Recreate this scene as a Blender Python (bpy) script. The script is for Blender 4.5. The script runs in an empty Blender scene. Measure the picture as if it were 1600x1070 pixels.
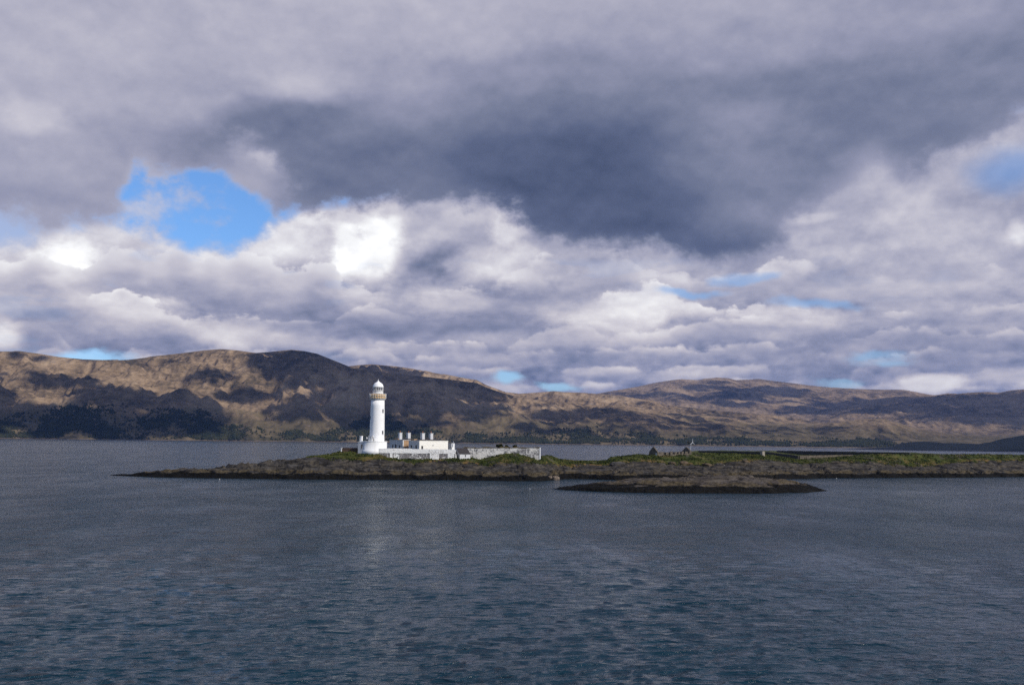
import bpy, bmesh, math, random
import numpy as np
from mathutils import Vector, Matrix

S = bpy.context.scene
COL = S.collection
R = math.radians

# ------------------------------------------------------------------ camera
CAM_H = 13.6                       # deck of a ferry, metres above the water
LENS = 35.0
F = 1600.0 * LENS / 36.0           # focal length in photograph pixels
PITCH = math.atan(154.3 / F)
ROLL = R(0.64)
_r = Vector((1, 0, 0)); _f = Vector((0, math.cos(PITCH), math.sin(PITCH))); _u = Vector((0, -math.sin(PITCH), math.cos(PITCH)))
CR = math.cos(ROLL) * _r + math.sin(ROLL) * _u
CU = math.cos(ROLL) * _u - math.sin(ROLL) * _r
CF = _f
cam_d = bpy.data.cameras.new('camera'); cam_d.lens = LENS; cam_d.sensor_width = 36.0
cam_d.clip_start = 1.0; cam_d.clip_end = 90000.0
cam = bpy.data.objects.new('camera', cam_d); COL.objects.link(cam)
m = Matrix((CR, CU, -CF)).transposed().to_4x4(); m.translation = Vector((0, 0, CAM_H))
cam.matrix_world = m
S.camera = cam


def ray(x, y):
    """world direction through a photograph pixel, scaled so that its horizontal length is 1"""
    d = CF * F + CR * (x - 800.0) - CU * (y - 535.0)
    return d / math.hypot(d.x, d.y)


def azel(x, y):
    d = ray(x, y)
    return math.atan2(d.x, d.y), math.atan(d.z)


def at(x, y, dist):
    d = ray(x, y)
    return Vector((d.x * dist, d.y * dist, CAM_H + d.z * dist))


def on_water(x, y):
    d = ray(x, y)
    return CAM_H / -d.z


# ------------------------------------------------------------------ light
SUN_AZ = R(180 - 56)               # clockwise from +Y: right of and behind the camera
SUN_EL = R(37)
TO_SUN = Vector((math.sin(SUN_AZ) * math.cos(SUN_EL), math.cos(SUN_AZ) * math.cos(SUN_EL), math.sin(SUN_EL)))
sun_d = bpy.data.lights.new('sun', 'SUN'); sun_d.energy = 4.2; sun_d.angle = R(0.6); sun_d.color = (1.0, 0.93, 0.83)
sun = bpy.data.objects.new('sun', sun_d); COL.objects.link(sun)
sun.rotation_euler = TO_SUN.to_track_quat('Z', 'Y').to_euler(); sun.location = (900, -700, 900)

S.view_settings.view_transform = 'Standard'; S.view_settings.look = 'None'
S.view_settings.exposure = 0.0; S.view_settings.gamma = 1.0; S.view_settings.use_curve_mapping = False
S.render.engine = 'CYCLES'
S.cycles.max_bounces = 6; S.cycles.diffuse_bounces = 2; S.cycles.glossy_bounces = 3; S.cycles.volume_bounces = 0
S.cycles.transparent_max_bounces = 6
S.cycles.use_adaptive_sampling = False
S.cycles.use_denoising = False             # the faint grain of a real exposure is welcome
S.cycles.sample_clamp_direct = 1.6; S.cycles.sample_clamp_indirect = 3.0
S.cycles.caustics_reflective = False; S.cycles.caustics_refractive = False


# ------------------------------------------------------------------ node expressions
class E:
    """a float socket with arithmetic"""
    def __init__(s, t, sock): s.t = t; s.s = sock
    def _m(s, op, *a, clamp=False):
        n = s.t.nodes.new('ShaderNodeMath'); n.operation = op; n.use_clamp = clamp
        for i, v in enumerate((s,) + a):
            if isinstance(v, E): s.t.links.new(v.s, n.inputs[i])
            else: n.inputs[i].default_value = float(v)
        return E(s.t, n.outputs[0])
    def const(s, v):
        n = s.t.nodes.new('ShaderNodeValue'); n.outputs[0].default_value = v
        return E(s.t, n.outputs[0])
    def __add__(s, o): return s._m('ADD', o)
    __radd__ = __add__
    def __sub__(s, o): return s._m('SUBTRACT', o)
    def __rsub__(s, o): return s._m('MULTIPLY_ADD', -1.0, o)
    def __mul__(s, o): return s._m('MULTIPLY', o)
    __rmul__ = __mul__
    def __truediv__(s, o): return s._m('DIVIDE', o)
    def __pow__(s, o): return s._m('POWER', o)
    def mad(s, a, b): return s._m('MULTIPLY_ADD', a, b)
    def clamp(s): return s._m('ADD', 0.0, clamp=True)
    def min(s, o): return s._m('MINIMUM', o)
    def max(s, o): return s._m('MAXIMUM', o)
    def abs(s): return s._m('ABSOLUTE')
    def sin(s): return s._m('SINE')
    def log(s): return s._m('LOGARITHM', math.e)
    def step(s, a, b, v0=0.0, v1=1.0):
        n = s.t.nodes.new('ShaderNodeMapRange'); n.interpolation_type = 'SMOOTHSTEP'
        for i, v in enumerate((s, a, b, v0, v1)):
            if isinstance(v, E): s.t.links.new(v.s, n.inputs[i])
            else: n.inputs[i].default_value = float(v)
        return E(s.t, n.outputs[0])
    def lin(s, a, b, v0=0.0, v1=1.0):
        n = s.t.nodes.new('ShaderNodeMapRange')
        for i, v in enumerate((a, b, v0, v1)): n.inputs[i + 1].default_value = float(v)
        s.t.links.new(s.s, n.inputs[0])
        return E(s.t, n.outputs[0])
    def mix(s, o, w):
        """s where w = 0, o where w = 1"""
        n = s.t.nodes.new('ShaderNodeMix')
        for i, v in enumerate((w, s, o)):
            k = (0, 2, 3)[i]
            if isinstance(v, E): s.t.links.new(v.s, n.inputs[k])
            else: n.inputs[k].default_value = float(v)
        return E(s.t, n.outputs[0])


def vec(t, x, y, z=0.0):
    n = t.nodes.new('ShaderNodeCombineXYZ')
    for i, v in enumerate((x, y, z)):
        if isinstance(v, E): t.links.new(v.s, n.inputs[i])
        else: n.inputs[i].default_value = float(v)
    return n.outputs[0]


def vmath(t, op, a, b=None):
    n = t.nodes.new('ShaderNodeVectorMath'); n.operation = op
    for i, v in enumerate((a, b)):
        if v is None: continue
        if isinstance(v, (tuple, list)): n.inputs[i].default_value = v
        else: t.links.new(v, n.inputs[i])
    return n.outputs['Value'] if op in ('DOT_PRODUCT', 'LENGTH') else n.outputs[0]


def noise(t, v, scale, detail=4.0, rough=0.5, dist=0.0, out='Fac', kind='FBM', lac=2.0):
    n = t.nodes.new('ShaderNodeTexNoise'); n.noise_dimensions = '3D'
    n.noise_type = kind
    if kind == 'FBM': n.normalize = True
    if v is not None: t.links.new(v, n.inputs['Vector'])
    n.inputs['Scale'].default_value = scale; n.inputs['Detail'].default_value = detail
    n.inputs['Roughness'].default_value = rough; n.inputs['Distortion'].default_value = dist
    n.inputs['Lacunarity'].default_value = lac
    return E(t, n.outputs[0]) if out == 'Fac' else n.outputs[1]


def ramp(t, fac, stops, interp='LINEAR'):
    n = t.nodes.new('ShaderNodeValToRGB'); cr = n.color_ramp; cr.interpolation = interp
    while len(cr.elements) > len(stops): cr.elements.remove(cr.elements[-1])
    while len(cr.elements) < len(stops): cr.elements.new(1.0)
    for e, (p, c) in zip(cr.elements, stops):
        e.position = p; e.color = (*c, 1.0)
    t.links.new(fac.s, n.inputs[0])
    return n.outputs[0]


def mixc(t, w, a, b, blend='MIX'):
    n = t.nodes.new('ShaderNodeMix'); n.data_type = 'RGBA'; n.blend_type = blend
    for k, v in ((0, w), (6, a), (7, b)):
        if isinstance(v, E): t.links.new(v.s, n.inputs[k])
        elif isinstance(v, (int, float)): n.inputs[k].default_value = v
        elif isinstance(v, (tuple, list)): n.inputs[k].default_value = (*v, 1.0)
        else: t.links.new(v, n.inputs[k])
    return n.outputs[2]


def lin8(r, g, b):
    return tuple(((c / 255.0) / 12.92 if c / 255.0 <= 0.04045 else ((c / 255.0 + 0.055) / 1.055) ** 2.4) for c in (r, g, b))
# ------------------------------------------------------------------ sky: clear blue behind a broken deck of cloud
W = bpy.data.worlds.new('World'); S.world = W; W.use_nodes = True
W.cycles.sampling_method = 'MANUAL'; W.cycles.sample_map_resolution = 512


def build_sky(t):
    t.nodes.clear()
    tc = t.nodes.new('ShaderNodeTexCoord'); d = tc.outputs['Generated']
    sp = t.nodes.new('ShaderNodeSeparateXYZ'); t.links.new(d, sp.inputs[0])
    dx, dy, dz = (E(t, o) for o in sp.outputs)
    el = dz._m('ARCSINE').max(0.0)
    az = dx._m('ARCTAN2', dy)
    PX = 1.0 / F

    def curve(e, pts):
        """elevation (radians) of a line drawn by points in the photograph, as a function of azimuth"""
        n = t.nodes.new('ShaderNodeFloatCurve'); c = n.mapping.curves[0]
        q = []
        for x, y in pts:
            a, b = azel(x, y); q.append(((a + 0.7) / 1.4, b / 0.6))
        while len(c.points) < len(q): c.points.new(0.5, 0.5)
        for p, (a, b) in zip(c.points, q):
            p.location = (a, b); p.handle_type = 'AUTO_CLAMPED'
        n.mapping.use_clip = False; n.mapping.extend = 'HORIZONTAL'; n.mapping.update()
        t.links.new(((e + 0.7) * (1 / 1.4)).s, n.inputs['Value'])
        return E(t, n.outputs[0]) * 0.6

    # fields
    def dn(sx, sz, detail, rough=0.5, off=(0, 0, 0), dist=0.0):
        v = vmath(t, 'ADD', vmath(t, 'MULTIPLY', d, (sx, sx, sz)), off)
        return noise(t, v, 1.0, detail, rough, dist)
    wl = vmath(t, 'SUBTRACT', noise(t, vmath(t, 'MULTIPLY', d, (7, 7, 11)), 1.0, 5.0, 0.55, out='Color'), (0.5, 0.5, 0.5))
    P0 = vec(t, az, el)
    P = vmath(t, 'ADD', P0, vmath(t, 'MULTIPLY', wl, (120 * PX, 75 * PX, 0)))
    P2 = vmath(t, 'ADD', P0, vmath(t, 'MULTIPLY', wl, (50 * PX, 34 * PX, 0)))
    ws = t.nodes.new('ShaderNodeSeparateXYZ'); t.links.new(wl, ws.inputs[0]); wx, wy = E(t, ws.outputs[0]), E(t, ws.outputs[1])
    big = dn(4.5, 8, 6, 0.5) - 0.5
    bil = dn(16, 22, 7, 0.55, (3.1, 0, 1.7)) - 0.5
    bil_up = dn(16, 22, 4, 0.55, (3.1, 0, 1.7 + 0.22)) - 0.5
    rel = bil - bil_up                                      # > 0 on the upper, sunward edges of lumps
    row = dn(11, 40, 7, 0.56, (0.4, 2.0, 0.3), 0.15) - 0.5
    row_up = dn(11, 40, 3, 0.5, (0.4, 2.0, 0.3 + 0.36), 0.15) - 0.5
    rrel = row - row_up
    fine = dn(60, 90, 4, 0.6, (7, 1, 2)) - 0.5
    pop = dn(34, 44, 6, 0.6, (1, 5, 2)) - 0.5

    def lumps(s, sz, up):
        v = vmath(t, 'ADD', vmath(t, 'MULTIPLY', d, (s, s, sz)), vmath(t, 'MULTIPLY', wl, (1.6, 1.6, 1.6)))
        v = vmath(t, 'ADD', v, (0, 0, up))
        n = t.nodes.new('ShaderNodeTexVoronoi'); n.feature = 'F1'; n.inputs['Scale'].default_value = 1.0
        n.inputs['Detail'].default_value = 1.5; n.inputs['Roughness'].default_value = 0.55; n.inputs['Lacunarity'].default_value = 2.3
        n.normalize = True
        t.links.new(v, n.inputs['Vector'])
        return n.outputs['Distance']
    c0 = E(t, lumps(15, 21, 0)); c1 = E(t, lumps(15, 21, 0.30))
    c2 = E(t, lumps(34, 58, 0)); c3 = E(t, lumps(34, 58, 0.34)); cum2 = 0.5 - c2; crel2 = c3 - c2
    cum = 0.5 - c0                                          # cauliflower heads
    crel = (c1 - c0)                                        # lit from above

    def stroke(tone, x, y, rx, ry, val, ang=0.0, soft=0.7, edge=0.0, amt=1.0, pos=None, nz=None):
        a, b = azel(x, y)
        v = vmath(t, 'SUBTRACT', pos if pos is not None else P, (a, b, 0))
        if ang:
            n = t.nodes.new('ShaderNodeVectorRotate'); n.rotation_type = 'Z_AXIS'
            n.inputs['Angle'].default_value = R(ang); t.links.new(v, n.inputs['Vector']); v = n.outputs[0]
        v = vmath(t, 'MULTIPLY', v, (1 / (rx * PX), 1 / (ry * PX), 0))
        r = E(t, vmath(t, 'LENGTH', v))
        if edge: r = r + (nz if nz is not None else pop + cum * 0.4) * (-edge)
        w = r.step(1 + soft, max(0.0, 1 - soft), 0.0, amt)
        return tone.mix(val, w), w

    def strokes(tone, L):
        for s in L: tone, _ = stroke(tone, *s[:5], **(s[5] if len(s) > 5 else {}))
        return tone

    # ---- far rows of small cumulus above the hills
    low = row * 0.30 + 0.69
    low = low + el.lin(0.03, 0.16, -0.015, 0.03)
    gap = (row * -1.0 + big * 0.25).step(0.075, 0.15)             # openings between the rows
    blue, _ = stroke(gap * el.step(0.02, 0.07, 0.25, 0.10), 1100, 520, 900, 60, 0.0, amt=0.95)
    for s in [(1275, 476, 50, 5), (1170, 440, 28, 6), (1090, 463, 34, 5), (1362, 558, 36, 7), (142, 556, 40, 8), (792, 587, 20, 6), (1390, 568, 26, 4), (875, 597, 26, 4), (1320, 600, 20, 4)]:
        blue, _ = stroke(blue, *s, 0.85, edge=2.6, soft=.8)

    # ---- the cumulus bank under the blue hole
    mtop = curve(az + wx * (70 * PX), [(-260, 350), (-60, 380), (0, 392), (60, 382), (110, 366), (165, 358), (230, 372), (300, 392), (370, 396), (405, 372), (440, 345), (480, 330), (530, 322),
                             (620, 300), (660, 250), (740, 250), (830, 290), (900, 330), (1000, 350), (1100, 360), (1170, 340), (1260, 290), (1350, 240), (1500, 200), (1650, 160), (1900, 160)])
    md = mtop - el + cum * (34 * PX) + pop * (24 * PX)
    mw = md.step(-5 * PX, 7 * PX)
    mbase = curve(az, [(-260, 480), (0, 470), (200, 480), (420, 500), (600, 480), (800, 480), (1000, 455), (1100, 440), (1300, 470), (1600, 450), (1900, 450)])
    mw = mw * (el - mbase + bil * (40 * PX) + row * (26 * PX)).step(-22 * PX, 22 * PX)
    mid = (md * (1 / (95 * PX))).clamp() * -0.15 + 0.80
    mid = strokes(mid, [
        (110, 400, 60, 40, .86, dict(soft=.8, edge=1.6, amt=.85)), (108, 396, 30, 28, .99, dict(soft=.65, edge=2.4)), (122, 412, 22, 14, .96, dict(soft=.6, edge=2.0)), (200, 372, 70, 14, .82, dict(amt=.7)), (300, 400, 120, 14, .86, dict(amt=.7)),
        (430, 380, 60, 30, .88, dict(soft=.6, edge=1.2)), (260, 425, 60, 18, .84, dict(edge=1.0)), (100, 445, 110, 16, .72, dict(amt=.8)),
        (200, 420, 24, 24, .84, dict(edge=1.0)), (330, 455, 130, 20, .70, dict(amt=.8)), (480, 430, 60, 26, .68, dict(amt=.75)), (20, 420, 60, 22, .72, dict(amt=.8)),
        (480, 345, 36, 12, .92, dict(soft=.5, edge=1.4)), (530, 360, 30, 30, .74, dict(amt=.7)),
        (575, 392, 74, 64, .86, dict(soft=.8, edge=1.6, amt=.9)), (596, 366, 30, 20, 1.0, dict(soft=.75, edge=3.4, ang=20)), (562, 396, 34, 24, 1.0, dict(soft=.7, edge=3.6, ang=-25)), (592, 402, 28, 24, 1.0, dict(soft=.75, edge=3.6)), (584, 430, 20, 16, .96, dict(soft=.8, edge=3.0)), (534, 378, 18, 16, .96, dict(soft=.7, edge=3.2)),
        (652, 404, 26, 36, .70, dict(soft=.85, edge=2.2, ang=15)), (690, 350, 60, 44, .72, dict(soft=.6, edge=.8)), (690, 425, 40, 34, .55, dict(soft=.6, edge=.8)),
        (735, 330, 40, 20, .76, dict(edge=.8)), (800, 345, 26, 40, .84, dict(soft=.5, edge=1.5, ang=25)), (790, 420, 60, 28, .82, dict(soft=.6, edge=1.0)),
        (760, 460, 90, 18, .62, dict(amt=.8)), (885, 420, 80, 18, .72, dict(amt=.9)), (960, 425, 110, 22, .72, dict(amt=.9)), (600, 452, 110, 18, .66, dict(amt=.85)),
        (690, 470, 40, 20, .82, dict(amt=.6, edge=1.2)), (870, 465, 110, 16, .60, dict(amt=.8)), (1060, 440, 90, 18, .68, dict(amt=.8)),
        (1390, 350, 150, 70, .68, dict(amt=.8)), (1260, 330, 40, 10, .82, dict(edge=1.2)), (1420, 345, 50, 22, .78, dict(edge=1.0)), (1520, 330, 70, 50, .66, dict(amt=.7)),
        (1400, 300, 30, 40, .74, dict(edge=.9)), (1350, 400, 120, 30, .70, dict(amt=.7)), (1500, 390, 110, 24, .72, dict(amt=.7)), (1595, 366, 16, 12, .86, dict(edge=1.0)),
    ])

    mid = mid + rel * 0.34 + bil * 0.10 + crel * 0.20 + fine * 0.05

    # ---- the near deck overhead, with its dark belly
    dedge = curve(az + wx * (46 * PX), [(-300, 330), (-60, 338), (0, 343), (100, 346), (150, 342), (190, 322), (206, 276), (232, 262), (262, 272), (296, 266), (330, 262), (360, 292), (415, 318), (440, 338), (520, 332), (600, 318), (660, 306),
                             (740, 314), (800, 338), (860, 372), (950, 390), (1050, 402), (1130, 412), (1200, 388), (1250, 345), (1320, 292), (1375, 262), (1400, 285), (1430, 270), (1500, 240), (1560, 215), (1620, 190), (1800, 180), (2000, 230)])
    dd = el - dedge + bil * (95 * PX) + big * (30 * PX) + pop * (80 * PX) + fine * (14 * PX)
    soft_e = az.lin(-0.1, 0.32, 20 * PX, 28 * PX)
    dw = dd.step(soft_e * -1.0, soft_e)
    deck = el.lin(0.28, 0.46, 0.64, 0.72) + az.lin(-0.5, 0.55, 0.04, -0.06) + big * 0.15
    deck = strokes(deck, [
        (120, 240, 190, 100, .70, dict(amt=.8)), (60, 290, 170, 24, .70), (100, 325, 190, 26, .60, dict(amt=.9)), (50, 180, 40, 22, .80, dict(edge=1.3)), (130, 130, 200, 40, .70, dict(amt=.7)),
        (250, 240, 80, 40, .66, dict(amt=.8)),
        (1020, 260, 640, 150, .50, dict(ang=-6, soft=.8)), (900, 285, 430, 100, .40, dict(ang=-10, soft=.75)), (420, 205, 120, 34, .47, dict(ang=-18, soft=.7, edge=.5)),
        (560, 280, 140, 56, .45, dict(soft=.7)), (980, 290, 200, 74, .34, dict(soft=.8)), (1120, 370, 130, 44, .38, dict(soft=.7)), (860, 330, 90, 40, .36, dict(soft=.7)),
        (1160, 215, 130, 90, .58, dict(soft=.8, amt=.7, ang=10)), (1240, 260, 100, 70, .53, dict(amt=.8)), (1430, 215, 130, 60, .44, dict(soft=.7, ang=20)), (1400, 265, 34, 24, .42, dict(soft=.6)),
        (1500, 150, 170, 80, .50, dict(amt=.85)), (1330, 215, 110, 50, .50, dict(amt=.6)), (1590, 90, 120, 60, .55, dict(amt=.7)), (1240, 330, 120, 34, .56, dict(amt=.7)), (1350, 270, 50, 40, .62, dict(amt=.8, edge=.5)),
        (480, 128, 70, 26, .76, dict(edge=.9, amt=.8)), (400, 262, 50, 22, .70, dict(edge=3.2, soft=.9, amt=.6, ang=35)), (405, 250, 16, 9, .80, dict(edge=3.0, soft=.8, amt=.7)), (375, 285, 34, 30, .66, dict(amt=.8)),
        (840, 118, 130, 30, .56, dict(amt=.6)), (650, 110, 120, 26, .64, dict(amt=.5)), (250, 40, 260, 40, .71, dict(amt=.6)), (900, 30, 300, 40, .68, dict(amt=.7)), (640, 15, 160, 30, .74, dict(amt=.6)),
        (1000, 110, 80, 16, .55, dict(amt=.4)), (1300, 60, 250, 30, .66, dict(amt=.6)), (1180, 185, 60, 24, .62, dict(amt=.5, edge=.8)),
    ])
    deck = deck + row * 0.03 + rel * 0.14 + bil * 0.12 + pop * 0.025 + fine * 0.015
    deck = deck + (dd * (1 / (40 * PX))).clamp() * -0.06 + 0.05

    mwe = mw
    # ranks of cumulus one behind the other, each with a lit, heaped top and a grey body
    tone = mid.mix(low, el.step(0.11, 0.05))

    def bank(tone, pts, amp, c_, r_, n_, top, body, thick):
        m_ = curve(az + wx * (36 * PX), [(-300, pts[0][1])] + pts + [(1900, pts[-1][1])]) - el + c_ * (amp * 0.38 * PX) + n_ * (amp * 0.95 * PX) + row * (amp * 0.9 * PX)
        hv = dn(13 - amp * 0.1, 3, 3, 0.6, (pts[0][1] * 0.37, 0, pts[0][1] * 0.91)) - 0.53
        m_ = m_ + hv * (amp * 3.0 * PX)
        w = m_.step(-2.5 * PX, 4.5 * PX)
        v = (m_ * (1 / (thick * PX))).clamp() ** 0.7 * (body - top) + top
        v = v + r_ * 0.16 + n_ * 0.16 + row * 0.16
        return tone.mix(v, w * (hv * 1.9 + bil * 0.8 + row * 0.6 + 0.5).step(0.22, 0.55, 0.0, 1.0))
    tone = bank(tone, [(0, 425), (60, 415), (110, 432), (160, 412), (190, 404), (260, 400), (310, 425), (370, 430), (430, 440), (500, 425), (560, 452), (640, 450), (720, 440), (800, 412), (870, 395), (950, 400), (1040, 420), (1120, 430), (1250, 395), (1400, 420), (1600, 400)], 52, cum, crel, pop, .88, .60, 70)
    tone = bank(tone, [(0, 480), (80, 490), (150, 472), (210, 478), (260, 505), (340, 500), (400, 490), (500, 500), (600, 490), (700, 485), (800, 490), (880, 478), (960, 465), (1020, 455), (1080, 475), (1150, 480), (1230, 478), (1300, 490), (1400, 470), (1500, 480), (1600, 470)], 46, cum2, crel2, pop, .92, .56, 46)
    tone = bank(tone, [(0, 512), (60, 505), (120, 540), (240, 535), (320, 510), (380, 500), (420, 520), (560, 530), (700, 535), (820, 530), (900, 520), (1000, 530), (1100, 515), (1200, 500), (1270, 500), (1350, 530), (1450, 520), (1550, 530), (1600, 520)], 36, cum2, crel2, pop, .92, .54, 34)
    tone = bank(tone, [(0, 545), (150, 560), (320, 545), (520, 548), (700, 556), (900, 548), (1050, 552), (1200, 540), (1330, 548), (1480, 556), (1600, 548)], 28, cum2, crel2, pop, .83, .58, 26)
    tone = bank(tone, [(0, 575), (300, 570), (560, 566), (700, 578), (850, 574), (1000, 578), (1150, 572), (1300, 576), (1460, 584), (1600, 574)], 22, cum2, crel2, pop, .82, .60, 20)
    tone = bank(tone, [(0, 600), (600, 592), (760, 600), (900, 596), (1100, 600), (1300, 598), (1460, 604), (1600, 596)], 16, cum2, crel2, pop, .81, .65, 16)
    tone = strokes(tone, [(a_, b_, c_, d_, e_, dict((k_[0] if k_ else {}), amt=(k_[0] if k_ else {}).get('amt', 1.0) * 0.92, pos=P2)) for a_, b_, c_, d_, e_, *k_ in [
        (40, 470, 90, 22, .74), (180, 490, 85, 26, .82, dict(edge=.8, soft=.5)), (85, 500, 60, 26, .60, dict(amt=.8)),
        (250, 530, 110, 20, .60, dict(amt=.7)), (60, 530, 60, 22, .66, dict(amt=.6)),
        (380, 520, 70, 20, .80, dict(edge=.8, soft=.5)), (500, 535, 110, 14, .76, dict(amt=.8)),
        (700, 500, 230, 16, .58, dict(amt=.85)), (560, 512, 150, 13, .56, dict(amt=.8)), (760, 478, 200, 12, .68, dict(amt=.7)),
        (960, 500, 90, 30, .80, dict(edge=.7)), (1015, 478, 60, 24, .88, dict(edge=1.0, soft=.45)), (880, 530, 130, 12, .74, dict(amt=.7)),
        (830, 560, 160, 14, .64, dict(amt=.7)), (1130, 525, 70, 20, .62, dict(amt=.8)), (1240, 505, 60, 24, .82, dict(edge=1.0, soft=.5)),
        (1220, 522, 90, 10, .66, dict(amt=.8)), (1480, 500, 160, 26, .68, dict(amt=.7)), (1350, 530, 120, 14, .60, dict(amt=.7)),
        (1560, 545, 110, 20, .60, dict(amt=.8)), (1440, 575, 110, 14, .58, dict(amt=.8)), (1455, 600, 40, 12, .86, dict(edge=.9, soft=.45)),
        (1590, 590, 50, 14, .76, dict(edge=.6)), (1230, 560, 110, 16, .66, dict(amt=.6)), (1220, 455, 130, 16, .68, dict(amt=.8)),
        (1500, 440, 130, 26, .72, dict(amt=.7)), (700, 545, 120, 12, .64, dict(amt=.7)), (650, 575, 90, 10, .66, dict(amt=.7)),
        (5, 525, 22, 20, .90, dict(edge=.6)), (1060, 590, 60, 8, .80, dict(amt=.8)), (770, 595, 50, 10, .70, dict(amt=.8)),
    ]])
    tone = tone + (crel2 * 0.12 + rrel * 0.16 + row * 0.12 + pop * 0.08 + fine * 0.07) * el.step(0.20, 0.12)
    tone = (tone - 0.68) * el.step(0.24, 0.14, 1.0, 1.36) + 0.695
    blue = blue * (el - curve(az, [(0, 372), (1600, 372)])).step(6 * PX, -6 * PX)
    # the hole of blue: everything above the bank and below the deck
    clear = (el - mtop + bil * (-46 * PX) + pop * (-40 * PX) + fine * (-16 * PX)).step(-6 * PX, 24 * PX)
    veil = (bil * 0.9 + pop * 0.6 + big * 0.7 + rel * 0.4).step(-0.05, 0.28) * 0.72
    veil = veil.max(az.step(azel(170, 370)[0], azel(60, 370)[0]) * 0.6)
    blue = blue.max(clear * (veil * -1.0 + 1.0))
    wisp = (big + bil * 0.5).step(0.0, 0.30) * 0.16 + 0.74
    tone = tone.mix(wisp, clear)
    blue = blue * az.lin(0.0, 0.25, 1.0, 0.62)
    tone = tone.mix(deck, dw)
    blue = blue * (dw * -1.0 + 1.0)
    right_blue, rw = stroke(blue, 1585, 262, 50, 30, 0.62, soft=.8, edge=.6)
    blue = right_blue
    # unseen sky outside the view: broken cloud, made bluer to tint water and skylight
    out = (az.abs().step(0.62, 0.85)).max(el.step(0.46, 0.62))
    gen = rel * 0.35 + bil * 0.2 + big * 0.25 + 0.62
    tone = tone.mix(gen, out)
    blue = blue.mix((big * -1.0 + bil * -0.4).step(-0.07, 0.07) * 0.95, out)

    col = ramp(t, tone * 0.8, [(0.0, lin8(30, 36, 52)), (0.24, lin8(71, 81, 107)), (0.32, lin8(94, 103, 130)), (0.40, lin8(122, 128, 151)), (0.48, lin8(151, 153, 175)),
                               (0.56, lin8(180, 179, 195)), (0.64, lin8(207, 204, 213)), (0.72, lin8(232, 230, 234)), (0.80, (1.0, 1.0, 1.0)), (0.90, (1.25, 1.25, 1.25))])
    # lower clouds are seen through more air and catch warmer light on their shaded sides
    warm = el.step(0.06, 0.20, 1.0, 0.0)
    col = mixc(t, warm * tone.step(0.5, 0.85) * 0.55, col, mixc(t, 1.0, col, (1.06, 0.985, 0.90), 'MULTIPLY'))
    sky = t.nodes.new('ShaderNodeTexSky'); sky.sky_type = 'NISHITA'; sky.sun_disc = False
    sky.sun_elevation = SUN_EL; sky.sun_rotation = SUN_AZ; sky.air_density = 1.0; sky.dust_density = 0.0; sky.ozone_density = 3.0
    b1 = t.nodes.new('ShaderNodeBackground'); t.links.new(mixc(t, 1.0, sky.outputs[0], (0.74, 1.0, 1.32), 'MULTIPLY'), b1.inputs[0]); b1.inputs[1].default_value = 0.11
    b2 = t.nodes.new('ShaderNodeBackground'); t.links.new(col, b2.inputs[0]); b2.inputs[1].default_value = 1.0
    mx = t.nodes.new('ShaderNodeMixShader'); t.links.new(blue.clamp().s, mx.inputs[0])
    t.links.new(b2.outputs[0], mx.inputs[1]); t.links.new(b1.outputs[0], mx.inputs[2])
    o = t.nodes.new('ShaderNodeOutputWorld'); t.links.new(mx.outputs[0], o.inputs[0])


build_sky(W.node_tree)


# ------------------------------------------------------------------ numpy noise and mesh helpers
def _perm(seed):
    p = np.random.RandomState(seed).permutation(256)
    return np.concatenate([p, p])


def perlin(x, y, seed=0):
    p = _perm(seed)
    xi = np.floor(x).astype(np.int64); yi = np.floor(y).astype(np.int64)
    xf = x - xi; yf = y - yi; xi &= 255; yi &= 255
    u = xf * xf * xf * (xf * (xf * 6 - 15) + 10); v = yf * yf * yf * (yf * (yf * 6 - 15) + 10)
    g = np.arange(256) * (2 * np.pi / 256); gx, gy = np.cos(g), np.sin(g)

    def dot(ix, iy, dx, dy):
        h = p[p[ix & 255] + (iy & 255)]
        return gx[h] * dx + gy[h] * dy
    a = dot(xi, yi, xf, yf); b = dot(xi + 1, yi, xf - 1, yf)
    c = dot(xi, yi + 1, xf, yf - 1); e = dot(xi + 1, yi + 1, xf - 1, yf - 1)
    return ((a + (b - a) * u) + ((c + (e - c) * u) - (a + (b - a) * u)) * v) * 1.45


def fbm(x, y, octaves=5, gain=0.5, lac=2.03, seed=0, ridged=False):
    s = np.zeros(np.broadcast(x, y).shape); a = 1.0; tot = 0.0
    for i in range(octaves):
        n = perlin(x * lac ** i + 17.3 * i, y * lac ** i - 9.1 * i, seed + i)
        s += a * ((1 - 2 * np.abs(n)) if ridged else n); tot += a; a *= gain
    return s / tot


def sstep(a, b, x):
    t = np.clip((x - a) / (b - a), 0, 1)
    return t * t * (3 - 2 * t)


def put(o, kind=None, label=None, cat=None, group=None):
    if kind: o['kind'] = kind
    if label: o['label'] = label
    if cat:
        o['category'] = cat
        if not kind: o['kind'] = 'thing'
    if group: o['group'] = group
    return o


def mesh_obj(name, me, mat=None, parent=None):
    o = bpy.data.objects.new(name, me); COL.objects.link(o)
    if mat: me.materials.append(mat)
    if parent: o.parent = parent
    return o


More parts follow.
